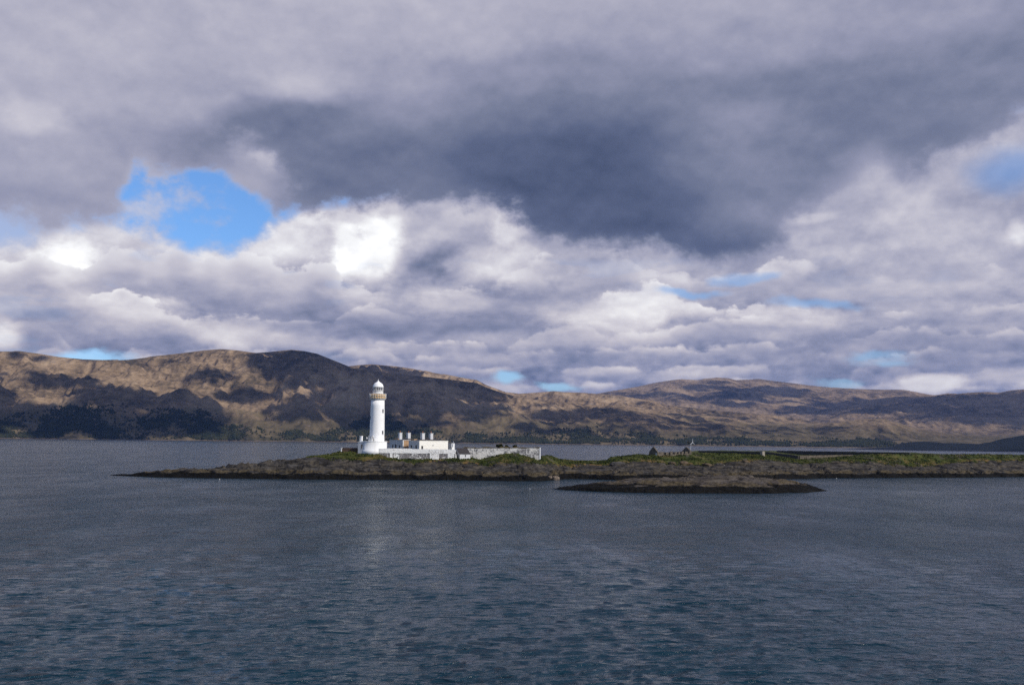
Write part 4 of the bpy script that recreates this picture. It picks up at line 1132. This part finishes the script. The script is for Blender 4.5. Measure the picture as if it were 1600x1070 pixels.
def window(parent, face, u, z0, z1, wdt, x_, y_, door=False):
    """face 'L': wall plane x = x_ (looking -x), u along y;  'R': wall plane y = y_ (looking -y), u along x"""
    g = 0.09
    fr = MB(); pn = MB()
    if face == 'L':
        for q in ((u - wdt / 2 - g, u - wdt / 2, z0, z1), (u + wdt / 2, u + wdt / 2 + g, z0, z1), (u - wdt / 2 - g, u + wdt / 2 + g, z1, z1 + g)):
            fr.box(x_ - 0.06, x_ + 0.1, q[0], q[1], q[2], q[3])
        if not door: fr.box(x_ - 0.10, x_ + 0.1, u - wdt / 2 - g, u + wdt / 2 + g, z0 - 0.12, z0)
        pn.box(x_ - 0.02, x_ + 0.1, u - wdt / 2, u + wdt / 2, z0, z1)
    else:
        for q in ((u - wdt / 2 - g, u - wdt / 2, z0, z1), (u + wdt / 2, u + wdt / 2 + g, z0, z1), (u - wdt / 2 - g, u + wdt / 2 + g, z1, z1 + g)):
            fr.box(q[0], q[1], y_ - 0.06, y_ + 0.1, q[2], q[3])
        if not door: fr.box(u - wdt / 2 - g, u + wdt / 2 + g, y_ - 0.10, y_ + 0.1, z0 - 0.12, z0)
        pn.box(u - wdt / 2, u + wdt / 2, y_ - 0.02, y_ + 0.1, z0, z1)
    o = fr.build('door' if door else 'window', FACADE, parent)
    pn.build('door_leaf' if door else 'pane', DARK, o)
    return o


def chimney(parent, x_, y_, z0, z1):
    c = MB().box(x_ - 0.62, x_ + 0.62, y_ - 0.62, y_ + 0.62, z0, z1).build('chimney', FACADE, parent)
    MB().box(x_ - 0.70, x_ + 0.70, y_ - 0.70, y_ + 0.70, z1 + 0.003, z1 + 0.16).build('coping', FACADE, c)
    for dy in (-0.3, 0.3):
        MB().lathe([(0.20, z1 + 0.163), (0.15, z1 + 0.6), (0.21, z1 + 0.66), (0.19, z1 + 0.85)], 10, x_ + dy * 0.6, y_ + dy).build('chimney_pot', CLAY, c)
    return c


def hip(parent, x0, x1, y0, y1, z0, h):
    ins = min(x1 - x0, y1 - y0) / 2
    if x1 - x0 > y1 - y0: a_, b_ = (x0 + ins, (y0 + y1) / 2, z0 + h), (x1 - ins, (y0 + y1) / 2, z0 + h)
    else: a_, b_ = ((x0 + x1) / 2, y0 + ins, z0 + h), ((x0 + x1) / 2, y1 - ins, z0 + h)
    v = [(x0, y0, z0), (x1, y0, z0), (x1, y1, z0), (x0, y1, z0), a_, b_]
    f = [(0, 1, 5, 4), (2, 3, 4, 5), (1, 2, 5), (3, 0, 4), (3, 2, 1, 0)] if x1 - x0 > y1 - y0 else [(0, 1, 4), (1, 2, 5, 4), (2, 3, 5), (3, 0, 4, 5), (3, 2, 1, 0)]
    return MB().add(v, f).build('roof', SLATE, parent)


HDIST = 386.0
cb = at(655.2, 701.5, HDIST)
GZ = 9.7
cb.z = GZ
Bh = thing('keepers_house', 'cream and grey flat-topped house with two chimneys, nearest behind the white wall', 'house', cb, RZ)
ztop = at(655.2, 688.6, HDIST).z - GZ
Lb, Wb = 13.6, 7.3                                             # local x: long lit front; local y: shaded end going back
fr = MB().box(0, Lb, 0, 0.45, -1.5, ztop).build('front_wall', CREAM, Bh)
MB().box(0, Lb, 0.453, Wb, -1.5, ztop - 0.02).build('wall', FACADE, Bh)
MB().box(-0.08, Lb + 0.08, -0.08, Wb + 0.08, ztop + 0.003, ztop + 0.16).build('coping', CREAM, Bh)
hip(Bh, 0.5, Lb - 0.5, 0.5, Wb - 0.5, ztop + 0.163, 0.75)
window(Bh, 'R', 1.3, 0.55, 1.75, 0.75, 0, 0)
window(Bh, 'R', 6.4, 1.9, 2.15, 0.3, 0, 0)
window(Bh, 'L', 5.4, 0.5, 2.0, 0.75, 0, 0)
window(Bh, 'L', 2.1, 0.0, 2.05, 0.85, 0, 0, True)
z2 = at(660, 677.0, 390).z - GZ
# chimney spots found from where they stand in the photograph, along the ridge of each house


def local(o_loc, px, dist):
    p = at(px, 690, dist); dx, dy = p.x - o_loc.x, p.y - o_loc.y
    return dx * math.cos(RZ) + dy * math.sin(RZ), -dx * math.sin(RZ) + dy * math.cos(RZ)


for px, dist in ((660.2, 390.2), (673.2, 392.6)):
    lx, ly = local(cb, px, dist); chimney(Bh, lx, ly, ztop + 0.166, z2)
hb = MB().box(0.4, 2.0, 4.2, 6.6, ztop + 0.168, ztop + 0.70).build('roof_hatch', LINK, Bh)

ca = at(629.2, 701.5, HDIST + 8.2); ca.z = GZ
Ah = thing('keepers_house', 'shaded grey house with two chimneys, left of the cream-fronted house', 'house', ca, RZ)
Wa = 9.4
zta = at(629.2, 687.6, HDIST + 8.2).z - GZ
MB().box(0.453, 9.0, 0.0, Wa, -1.5, zta - 0.02).build('wall', LINK, Ah)
MB().box(0, 0.45, 0, Wa, -1.5, zta).build('front_wall', FACADE, Ah)
MB().box(-0.08, 9.08, -0.08, Wa + 0.08, zta + 0.003, zta + 0.14).build('coping', FACADE, Ah)
hip(Ah, 0.5, 8.5, 0.5, Wa - 0.5, zta + 0.143, 0.7)
window(Ah, 'L', 7.1, 0.5, 2.1, 0.55, 0, 0)
window(Ah, 'L', 4.9, 0.0, 2.2, 0.9, 0, 0, True)
window(Ah, 'L', 2.3, 0.6, 1.9, 0.7, 0, 0)
for px, dist in ((624.9, 398.5), (638.1, 400.5)):
    lx, ly = local(ca, px, dist); chimney(Ah, lx, ly, zta + 0.146, z2 + 0.15)
MB().box(0.4, 1.9, 4.0, 6.8, zta + 0.148, zta + 0.72).build('roof_hatch', LINK, Ah)

cx = at(705.4, 701.5, 394); cx.z = GZ
Ax = thing('wash_house', 'small grey outbuilding with a dark door at the right end of the houses', 'shed', cx, RZ)
zx = at(705, 692.0, 394).z - GZ
MB().box(0, 1.6, 0, 3.5, -1.5, zx).build('wall', FACADE, Ax)
MB().box(-0.07, 1.67, -0.07, 3.57, zx + 0.003, zx + 0.12).build('roof', SLATE, Ax)
window(Ax, 'L', 2.5, 0.0, 1.5, 0.75, 0, 0, True)
mp = at(708.2, 699.5, 384); mp.z = GZ
Mp = thing('flue_post', 'slim white post with grey flue on top, right of the wash house', 'post', mp, RZ)
MB().box(-0.28, 0.28, -0.28, 0.28, -1.0, at(708, 693.6, 384).z - GZ).build('post', WHITE, Mp)
MB().tube((0, 0, at(708, 693.6, 384).z - GZ + 0.002), (0, 0, at(708, 689.2, 384).z - GZ), 0.13, 0.11).build('flue', STEEL, Mp)
MB().box(-0.85, -0.3, -0.3, 0.3, -1.0, at(708, 698.6, 384).z - GZ).build('plinth', CREAM, Mp)

# ------------------------------------------------------------------ white terrace wall
a = at(593.0, 704.0, 374.5); b_ = at(711.6, 711.5, 372.0)
za = at(593.0, 700.6, 374.5).z; zb = at(711.6, 702.0, 372.0).z
a.z = b_.z = 7.0
tw, L = wall_thing('terrace_wall', 'long white parapet wall above patchy stonework in front of the houses', 'wall', a, b_, za - 1.62, zb - 1.62, 1.3, PATCHY, None, deep=3.5)
MB().prism([(0, za - 7 - 1.617), (L, zb - 7 - 1.617), (L, zb - 7), (L * 0.42, zb - 7 + 0.02), (L * 0.415, za - 7 + 0.16), (0, za - 7 + 0.1)], -0.74, 0.5).build('parapet', BAND, tw)
for x0, x1 in ((L * 0.665, L * 0.785), (L * 0.14, L * 0.175), (L * 0.90, L * 0.985)):
    MB().box(x0, x1, -0.72, -0.3, -2.0, min(za, zb) - 7 - 1.63).build('limewashed_panel', BAND, tw)
MB().prism([(L + 0.003, -3.0), (L + 0.9, -3.0), (L + 0.25, zb - 7 - 1.7), (L + 0.003, zb - 7 - 1.7)], -0.7, 0.6).build('buttress', BAND, tw)
# return of the wall going back beside the boat shed
rt, _ = wall_thing('return_wall', 'grey wall running back from the right end of the white parapet', 'wall', at(711.4, 711, 373.5), at(707.5, 706, 384), zb - 0.3, zb - 0.2, 0.6, GARDEN, None, deep=3)

# ------------------------------------------------------------------ boat shed
sp_ = at(718.4, 716.0, 372.6)
SRZ = R(30)
sd = thing('boat_shed', 'little white shed with a dark slate roof between two white walls', 'shed', sp_, SRZ)
Ls, Ds = 4.4, 6.0
zs_ = at(718.4, 708.6, 372.6).z - sp_.z
zr = zs_ + 1.95
MB().prism([(0, -1.5), (Ds, -1.5), (Ds, zs_), (Ds / 2, zr - 0.05), (0, zs_)], 0, Ls).build('wall', FACADE, sd)
wl_ = sd.children[0]; wl_.data.transform(Matrix(((0, 1, 0, 0), (1, 0, 0, 0), (0, 0, 1, 0), (0, 0, 0, 1)))); wl_.data.flip_normals()
for s_ in (0, 1):
    y0 = -0.18 if s_ == 0 else Ds + 0.18
    zl = zs_ - 0.12; q = 0.10
    v = [(-0.12, y0, zl), (Ls + 0.12, y0, zl), (Ls + 0.12, Ds / 2, zr), (-0.12, Ds / 2, zr), (-0.12, y0, zl + q), (Ls + 0.12, y0, zl + q), (Ls + 0.12, Ds / 2, zr + q), (-0.12, Ds / 2, zr + q)]
    MB().add(v, [(3, 2, 1, 0), (4, 5, 6, 7), (0, 1, 5, 4), (1, 2, 6, 5), (2, 3, 7, 6), (3, 0, 4, 7)]).build('roof', SLATE, sd)
window(sd, 'R', 2.35, 0.55, 1.45, 0.35, 0, 0)

# ------------------------------------------------------------------ garden wall
ga = at(724.0, 716.0, 382.0); gb = at(843.0, 716.0, 381.0); ga.z = gb.z = 7.0
gw, L = wall_thing('garden_wall', 'high grey whitewashed garden wall with mossy top behind the grass mound', 'wall', ga, gb, at(724, 699.8, 382).z, at(843, 699.6, 381).z, 0.7, GARDEN, MOSS, 0.34, deep=3.0, ragged=0.05)
MB().box(L + 0.003, L + 0.42, -0.40, 0.40, -3, at(843, 699.2, 381).z - 7).build('end_pier', WHITE, gw)
g2, _ = wall_thing('garden_wall', 'whitewashed side wall running back from the right corner of the garden', 'wall', at(843.6, 716, 382.5), at(842.4, 710, 398), at(843, 700.0, 382).z, at(842, 699.6, 398).z, 0.6, GARDEN, MOSS, 0.3, deep=3)


# ------------------------------------------------------------------ shrubs on and behind the garden wall
SHRUB = leaf_mat('shrub_leaves', (0.010, 0.014, 0.007), (0.035, 0.042, 0.016), 1.2)
TWIG = plain('twig', (0.05, 0.035, 0.025), 0.9, 0.3, 4.0)


def shrub(px, py, dist, wdt, hgt, label, seed):
    p = at(px, py, dist); o = thing('shrub', label, 'shrub', p)
    rng = np.random.RandomState(seed); n = 420
    u = rng.normal(size=(n, 3)); u /= np.linalg.norm(u, axis=1)[:, None]; u *= (rng.rand(n, 1) ** 0.4)
    c = u * np.array([wdt / 2, wdt / 2.6, hgt / 2]) * (0.75 + 0.5 * rng.rand(n, 1)) + np.array([0, 0, hgt * 0.5])
    a1 = rng.normal(size=(n, 3)) * 0.17; a2 = rng.normal(size=(n, 3)) * 0.17
    V = np.stack([c - a1, c + a2, c + a1, c - a2], 1).reshape(-1, 3)
    mesh_obj('foliage', soup_mesh('foliage', V, np.arange(4 * n).reshape(n, 4)), SHRUB, o)
    st = MB()
    for k in range(7):
        a_ = rng.rand() * 6.28; st.tube((0, 0, -3.0), (math.cos(a_) * wdt * .33, math.sin(a_) * wdt * .2, hgt * rng.uniform(.5, .95)), 0.05, 0.02, 5)
    st.build('stem', TWIG, o)


shrub(780.5, 698.2, 383.6, 2.5, 1.0, 'dark rounded shrub showing above the garden wall, largest of the three', 1)
shrub(791.5, 698.4, 383.4, 0.9, 0.5, 'low tuft above the garden wall just right of the big shrub', 2)
shrub(804.5, 698.4, 383.2, 1.3, 0.65, 'small reddish dark shrub above the garden wall, rightmost one', 3)

# ------------------------------------------------------------------ roofless byre with two gables
rc = at(1027.3, 712.0, 420.0)
RRZ = R(30)
ru = thing('ruined_byre', 'roofless stone byre with two standing gables on the green slope', 'ruin', rc, RRZ)
m_px = 420.0 / F
Lr = 55 * m_px / math.cos(RRZ) * 1.06; Dr = 5.7
rise = at(1082.5, 708.6, 430).z - rc.z
hw = at(1027, 706.3, 420).z - rc.z; hg = at(1021.5, 697.6, 422.5).z - rc.z
hw2 = at(1082.5, 705.0, 430).z - rc.z; hg2 = at(1076.5, 697.9, 432).z - rc.z


def gable(x0, x1, hw_, hg_, name='gable'):
    v = [(x0, 0, -1.5), (x0, Dr, -1.5), (x0, Dr, hw_), (x0, Dr / 2 + 0.3, hg_ - 0.2), (x0, Dr / 2, hg_), (x0, Dr / 2 - 0.25, hg_ - 0.1), (x0, 0, hw_ + 0.15)]
    n = len(v); v += [(x1, y_, z_) for _, y_, z_ in v]
    return MB().add(v, [tuple(range(n)), tuple(range(2 * n - 1, n - 1, -1))] + [(i, i + n, (i + 1) % n + n, (i + 1) % n) for i in range(n)])


g_ = gable(-0.003, 0.55, hw, hg).build('gable', RUBBLE, ru)
dr_ = MB().box(-0.045, 0.2, 0.35, 1.15, -0.2, 1.15).build('door', plain('pale_door', (0.5, 0.48, 0.45), 0.8), ru)
gable(Lr - 0.55, Lr, hw2, hg2).build('gable', RUBBLE, ru)
# long front wall in piers between the openings
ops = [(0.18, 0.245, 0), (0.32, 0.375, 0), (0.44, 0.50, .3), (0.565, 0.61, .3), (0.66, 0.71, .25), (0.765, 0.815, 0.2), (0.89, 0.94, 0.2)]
edges = [0.0] + [q for o_ in ops for q in o_[:2]] + [1.0]
rng = random.Random(4)
x_lo, x_hi = 0.553, Lr - 0.553
for i in range(0, len(edges), 2):
    u0, u1 = edges[i], edges[i + 1]
    x0 = max(u0 * Lr, x_lo); x1 = min(u1 * Lr, x_hi)
    h0 = hw + (hw2 - hw) * u0 + rng.uniform(-.12, .06); h1 = hw + (hw2 - hw) * u1 + rng.uniform(-.12, .06)
    MB().prism([(x0, -1.5), (x1, -1.5), (x1, h1), ((x0 + x1) / 2, (h0 + h1) / 2 + rng.uniform(-.1, .12)), (x0, h0)], 0, 0.55).build('front_wall', RUBBLE, ru)
for u0, u1, sill in ops:  # dark panels stand in for the shade inside
    MB().box(u0 * Lr + 0.003, u1 * Lr - 0.003, 0.30, 0.36, (-1.2 if not sill else rise * u0 + sill * 0.8 + 0.003), hw + (hw2 - hw) * u0 - 0.15).build('shade_infill' if sill else 'door', DARK, ru)
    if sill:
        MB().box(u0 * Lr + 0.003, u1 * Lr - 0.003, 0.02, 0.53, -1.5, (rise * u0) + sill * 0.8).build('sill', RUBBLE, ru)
MB().prism([(x_lo, -1.5), (x_hi, -1.5), (x_hi, hw2 - 0.1), (Lr * .6, (hw + hw2) / 2 - 0.4), (Lr * .35, (hw + hw2) / 2 - 0.15), (x_lo, hw - 0.2)], Dr - 0.55, Dr).build('back_wall', RUBBLE, ru)

# small wind turbine behind it
tb = at(1077.6, 705.5, 438.0); hz = at(1080.4, 691.2, 438.0)
wt = thing('wind_turbine', 'small grey three-bladed wind turbine on a mast behind the ruined byre', 'wind turbine', tb)
hl = hz - tb
MB().tube((0, 0, -1.5), (hl.x - 0.1, hl.y, hl.z - 0.12), 0.16, 0.11).build('mast', STEEL, wt)
MB().tube((hl.x - 1.1, hl.y + 0.3, hl.z), (hl.x + 0.35, hl.y - 0.1, hl.z), 0.26, 0.20).build('nacelle', DARK, wt)
MB().box(hl.x - 1.9, hl.x - 1.05, hl.y + 0.3, hl.y + 0.36, hl.z - 0.28, hl.z + 0.32).build('tail_fin', DARK, wt)
MB().tube((hl.x + 0.3, hl.y - 0.1, hl.z), (hl.x + 0.7, hl.y - 0.2, hl.z), 0.24, 0.08).build('hub', STEEL, wt)
for a_ in (88, 208, 328):
    d_ = Vector((math.cos(R(a_)) * 0.75, 0.62 * math.cos(R(a_)), math.sin(R(a_)))).normalized()
    q = Vector((hl.x + 0.45, hl.y - 0.12, hl.z))
    MB().tube(q, q + d_ * 0.6, 0.10, 0.13, 6).tube(q + d_ * 0.6, q + d_ * 1.75, 0.13, 0.05, 6).build('blade', STEEL, wt)

# ------------------------------------------------------------------ field dykes on the right
def dyke(label, x0, y0, d0, x1, y1, d1, t0, t1, seed, m_=None):
    return wall_thing('drystone_wall', label, 'wall', at(x0, y0, d0), at(x1, y1, d1), at(x0, t0, d0).z, at(x1, t1, d1).z, 0.7, m_ or SHADED_DYKE, None, deep=2.2, seed=seed, ragged=0.06, step=1.1)


k1, L = dyke('dark drystone wall starting right of the ruin, ending in a pale pier', 1092, 707.8, 482, 1189, 711.0, 459, 704.0, 705.6, 1)
MB().box(L + 0.003, L + 1.25, -0.6, 1.2, -1.5, at(1190, 704.8, 459).z - at(1092, 707.8, 482).z).build('pier', plain('pale_stone', (0.24, 0.215, 0.18), 0.9, 0.3, 1.5), k1)
dyke('dark drystone wall slanting down towards the shore, lowest of the dykes', 1197, 709.5, 497, 1247.5, 717.2, 472, 705.8, 711.6, 2)
dyke('pale low drystone wall lit by the sun, right of the slanting dark wall', 1249, 716.8, 472.6, 1332, 713.2, 494, 711.6, 710.4, 3, RUBBLE)  # paler stone colour stands in for sun on its face
dyke('long thin dark drystone wall along the rear of the field', 1214, 706.4, 532, 1422, 709.6, 502, 703.7, 707.0, 4)


# ------------------------------------------------------------------ boulders and outcrops
def boulder(px, py, dist, sx, sy, sz, label, seed, m_, sink=0.35, group=None):
    bm = bmesh.new(); bmesh.ops.create_icosphere(bm, subdivisions=3, radius=1.0)
    V = np.array([v.co[:] for v in bm.verts])
    n = fbm(V[:, 0] * 1.1 + seed * 3.1 + V[:, 2], V[:, 1] * 1.1 - V[:, 2] * 0.7, 4, 0.6, seed=seed)
    n2 = fbm(V[:, 0] * 2.7 - seed, V[:, 2] * 2.7 + V[:, 1], 3, 0.6, seed=seed + 3, ridged=True)
    V = V * (1 + 0.42 * n + 0.16 * n2)[:, None]
    V = np.sign(V) * np.abs(V) ** 0.82
    V *= np.array([sx, sy, sz * 0.85])
    for v, c in zip(bm.verts, V): v.co = c
    me = bpy.data.meshes.new('boulder'); bm.to_mesh(me); bm.free()
    o = mesh_obj('boulder', me, m_); p = at(px, py, dist)
    p.z = min(p.z, ground(p) + sz * 0.9) if dist > 300 else p.z
    o.location = (p.x, p.y, ground(p) + sz * (1 - 2 * sink) if dist > 300 else p.z); o.rotation_euler = (0, 0, seed * 0.7)
    return put(o, None, label, 'rock', group)


PALE = plain('pale_rock', (0.15, 0.118, 0.09), 0.9, 0.45, 0.9)
GREYR = plain('grey_rock', (0.050, 0.046, 0.044), 0.9, 0.6, 0.9)
BRNR = plain('brown_rock', (0.070, 0.050, 0.030), 0.9, 0.6, 0.7)
boulder(868, 739, 360.5, 1.5, 1.2, 1.3, 'pale pinkish boulder at the shore where the bay begins', 1, PALE)
boulder(858, 743, 357.5, 1.3, 1.0, 0.7, 'flat tan slab below the pale pinkish boulder', 2, PALE)
boulder(408, 719.5, 372, 0.6, 0.6, 0.55, 'dark stone on the bare left ridge, left of a pair', 3, GREYR, 0.2)
boulder(417, 719, 373, 0.75, 0.6, 0.5, 'dark stone on the bare left ridge, right of a pair', 4, GREYR, 0.2)
boulder(966, 717, 396, 3.2, 1.6, 1.0, 'dark rounded outcrop in the grass left of the ruin', 5, GREYR, 0.42)
boulder(1068, 717.5, 412, 2.6, 1.6, 1.1, 'brown outcrop in the grass directly below the ruin', 6, BRNR, 0.42)
boulder(1050, 719, 408, 1.8, 1.2, 0.9, 'smaller brown outcrop left of the outcrop below the ruin', 7, BRNR, 0.42)
boulder(1104, 718, 416, 1.9, 1.4, 0.9, 'brown outcrop in the grass below the left end of the dark dyke', 8, BRNR, 0.42)
boulder(1124, 717, 418, 1.6, 1.2, 1.0, 'dark knob of rock below the middle of the dark dyke', 9, GREYR, 0.42)
boulder(1164, 715.5, 424, 1.5, 1.0, 0.9, 'tan knob of rock in the grass left of the pale pier', 10, BRNR, 0.40)
boulder(1452, 719, 452, 2.2, 1.2, 0.8, 'dark flat outcrop in the grass at the right of the island', 11, GREYR, 0.3)

# ------------------------------------------------------------------ gulls on the water
FEATH = plain('white_feather', (0.78, 0.78, 0.77), 0.8, 0.04); BILL = plain('bill', (0.45, 0.28, 0.05), 0.6); GREYF = plain('grey_feather', (0.35, 0.36, 0.38), 0.8, 0.08)


def gull(px, py, rz, label):
    d_ = on_water(px, py); p = at(px, py, d_); p.z = 0.05
    o = thing('gull', label, 'bird', p, rz, 'gulls afloat near the rocks')
    n = 14; prof = [(x_ * 0.8, r_ * 0.8, z_ * 0.8) for x_, r_, z_ in [(-0.30, 0.02, .12), (-0.22, .07, .09), (-0.08, .11, .06), (0.06, .115, .05), (0.16, .09, .08), (0.22, .055, .16), (0.235, .052, .22), (0.25, .056, .27), (0.28, .05, .30), (0.315, .02, .285)]]
    v = []; f = []
    for x_, r_, z_ in prof:
        for i in range(n):
            a_ = 6.2832 * i / n; v.append((x_, r_ * math.cos(a_), z_ + r_ * 0.85 * math.sin(a_)))
    for j in range(len(prof) - 1):
        for i in range(n): f.append((j * n + i, j * n + (i + 1) % n, (j + 1) * n + (i + 1) % n, (j + 1) * n + i))
    f += [tuple(range(n)), tuple((len(prof) - 1) * n + i for i in range(n))]
    MB().add(v, f).build('body', FEATH, o, True)
    MB().tube((0.24, 0, .228), (0.31, 0, .212), 0.014, 0.006, 6).build('bill', BILL, o)
    for s_ in (-1, 1):
        MB().add([(-0.29, s_ * .03, .14), (-0.08, s_ * .098, .09), (0.10, s_ * .082, .10), (0.04, s_ * .06, .142), (-0.16, s_ * .04, .155)], [(0, 1, 2, 3, 4)]).build('wing', GREYF, o)
    return o


gull(1307, 747.4, 0.4, 'white gull floating close to the rocks right of the islet')
gull(828.5, 764.2, 2.6, 'lone white gull floating on open water left of the islet')
gull(343, 748.8, 0.9, 'white gull floating by the dark left point of the island')


# ------------------------------------------------------------------ rough grass and rushes on the turf
def build_grass():
    rng = np.random.RandomState(31)
    n0 = 52000
    co = ISLAND; rows, cols = co.shape[:2]
    V = []; 
    i = rng.randint(85, 150, n0); j = rng.randint(0, cols - 1, n0)
    fi, fj = rng.rand(n0)[:, None], rng.rand(n0)[:, None]
    P = (co[i, j] * (1 - fi) + co[i + 1, j] * fi) * (1 - fj) + (co[i, j + 1] * (1 - fi) + co[i + 1, j + 1] * fi) * fj
    px = px_of(np.arctan2(P[:, 0], P[:, 1]))
    ok = (px > 478) & (fbm(P[:, 0] / 6, P[:, 1] / 5, 3, seed=8) > -0.1)
    ok &= ~((px > 1010) & (px < 1090) & (i > 136))
    P = P[ok]; n = len(P); print('tufts', n)
    h = rng.uniform(0.18, 0.55, n); w = rng.uniform(0.12, 0.34, n); a = rng.rand(n) * 3.14159
    ux = np.stack([np.cos(a), np.sin(a), 0 * a], 1) * w[:, None]
    lean = np.stack([rng.normal(0, .16, n), rng.normal(0, .16, n), h], 1)
    base = P - np.array([0, 0, 0.08])
    V = np.stack([base - ux, base + ux, base + ux * 0.7 + lean, base - ux * 0.7 + lean * np.array([-.6, -.6, .85])], 1).reshape(-1, 3)
    return soup_mesh('grass', V, np.arange(4 * n).reshape(n, 4))


M, t, b = mat('rough_grass')
pos, (x, y, z), nor = wpos(t)
gn = noise(t, pos, 1 / 7.0, 4, 0.6); gf = noise(t, pos, 2.5, 2, 0.6)
setin(t, b, 'Base Color', ramp(t, (gn * 0.7 + gf * 0.3).clamp(), [(0.30, (0.012, 0.018, 0.005)), (0.44, (0.028, 0.038, 0.009)), (0.54, (0.060, 0.070, 0.016)), (0.63, (0.096, 0.080, 0.031)), (0.74, (0.14, 0.098, 0.050))]))
setin(t, b, 'Roughness', 0.9); setin(t, b, 'Specular IOR Level', 0.15)
put(mesh_obj('grass', build_grass(), M), 'stuff')


# ------------------------------------------------------------------ air
def build_haze():
    M = bpy.data.materials.new('air'); M.use_nodes = True; t = M.node_tree; t.nodes.clear()
    v = t.nodes.new('ShaderNodeVolumePrincipled'); v.inputs['Color'].default_value = (0.24, 0.43, 1.0, 1.0)
    v.inputs['Density'].default_value = 1.8e-5; v.inputs['Anisotropy'].default_value = 0.2
    o = t.nodes.new('ShaderNodeOutputMaterial'); t.links.new(v.outputs[0], o.inputs['Volume'])
    h = MB().box(-27500, 27500, -900, 27500, -40, 1250).build('haze', M)
    put(h, 'stuff')


build_haze()
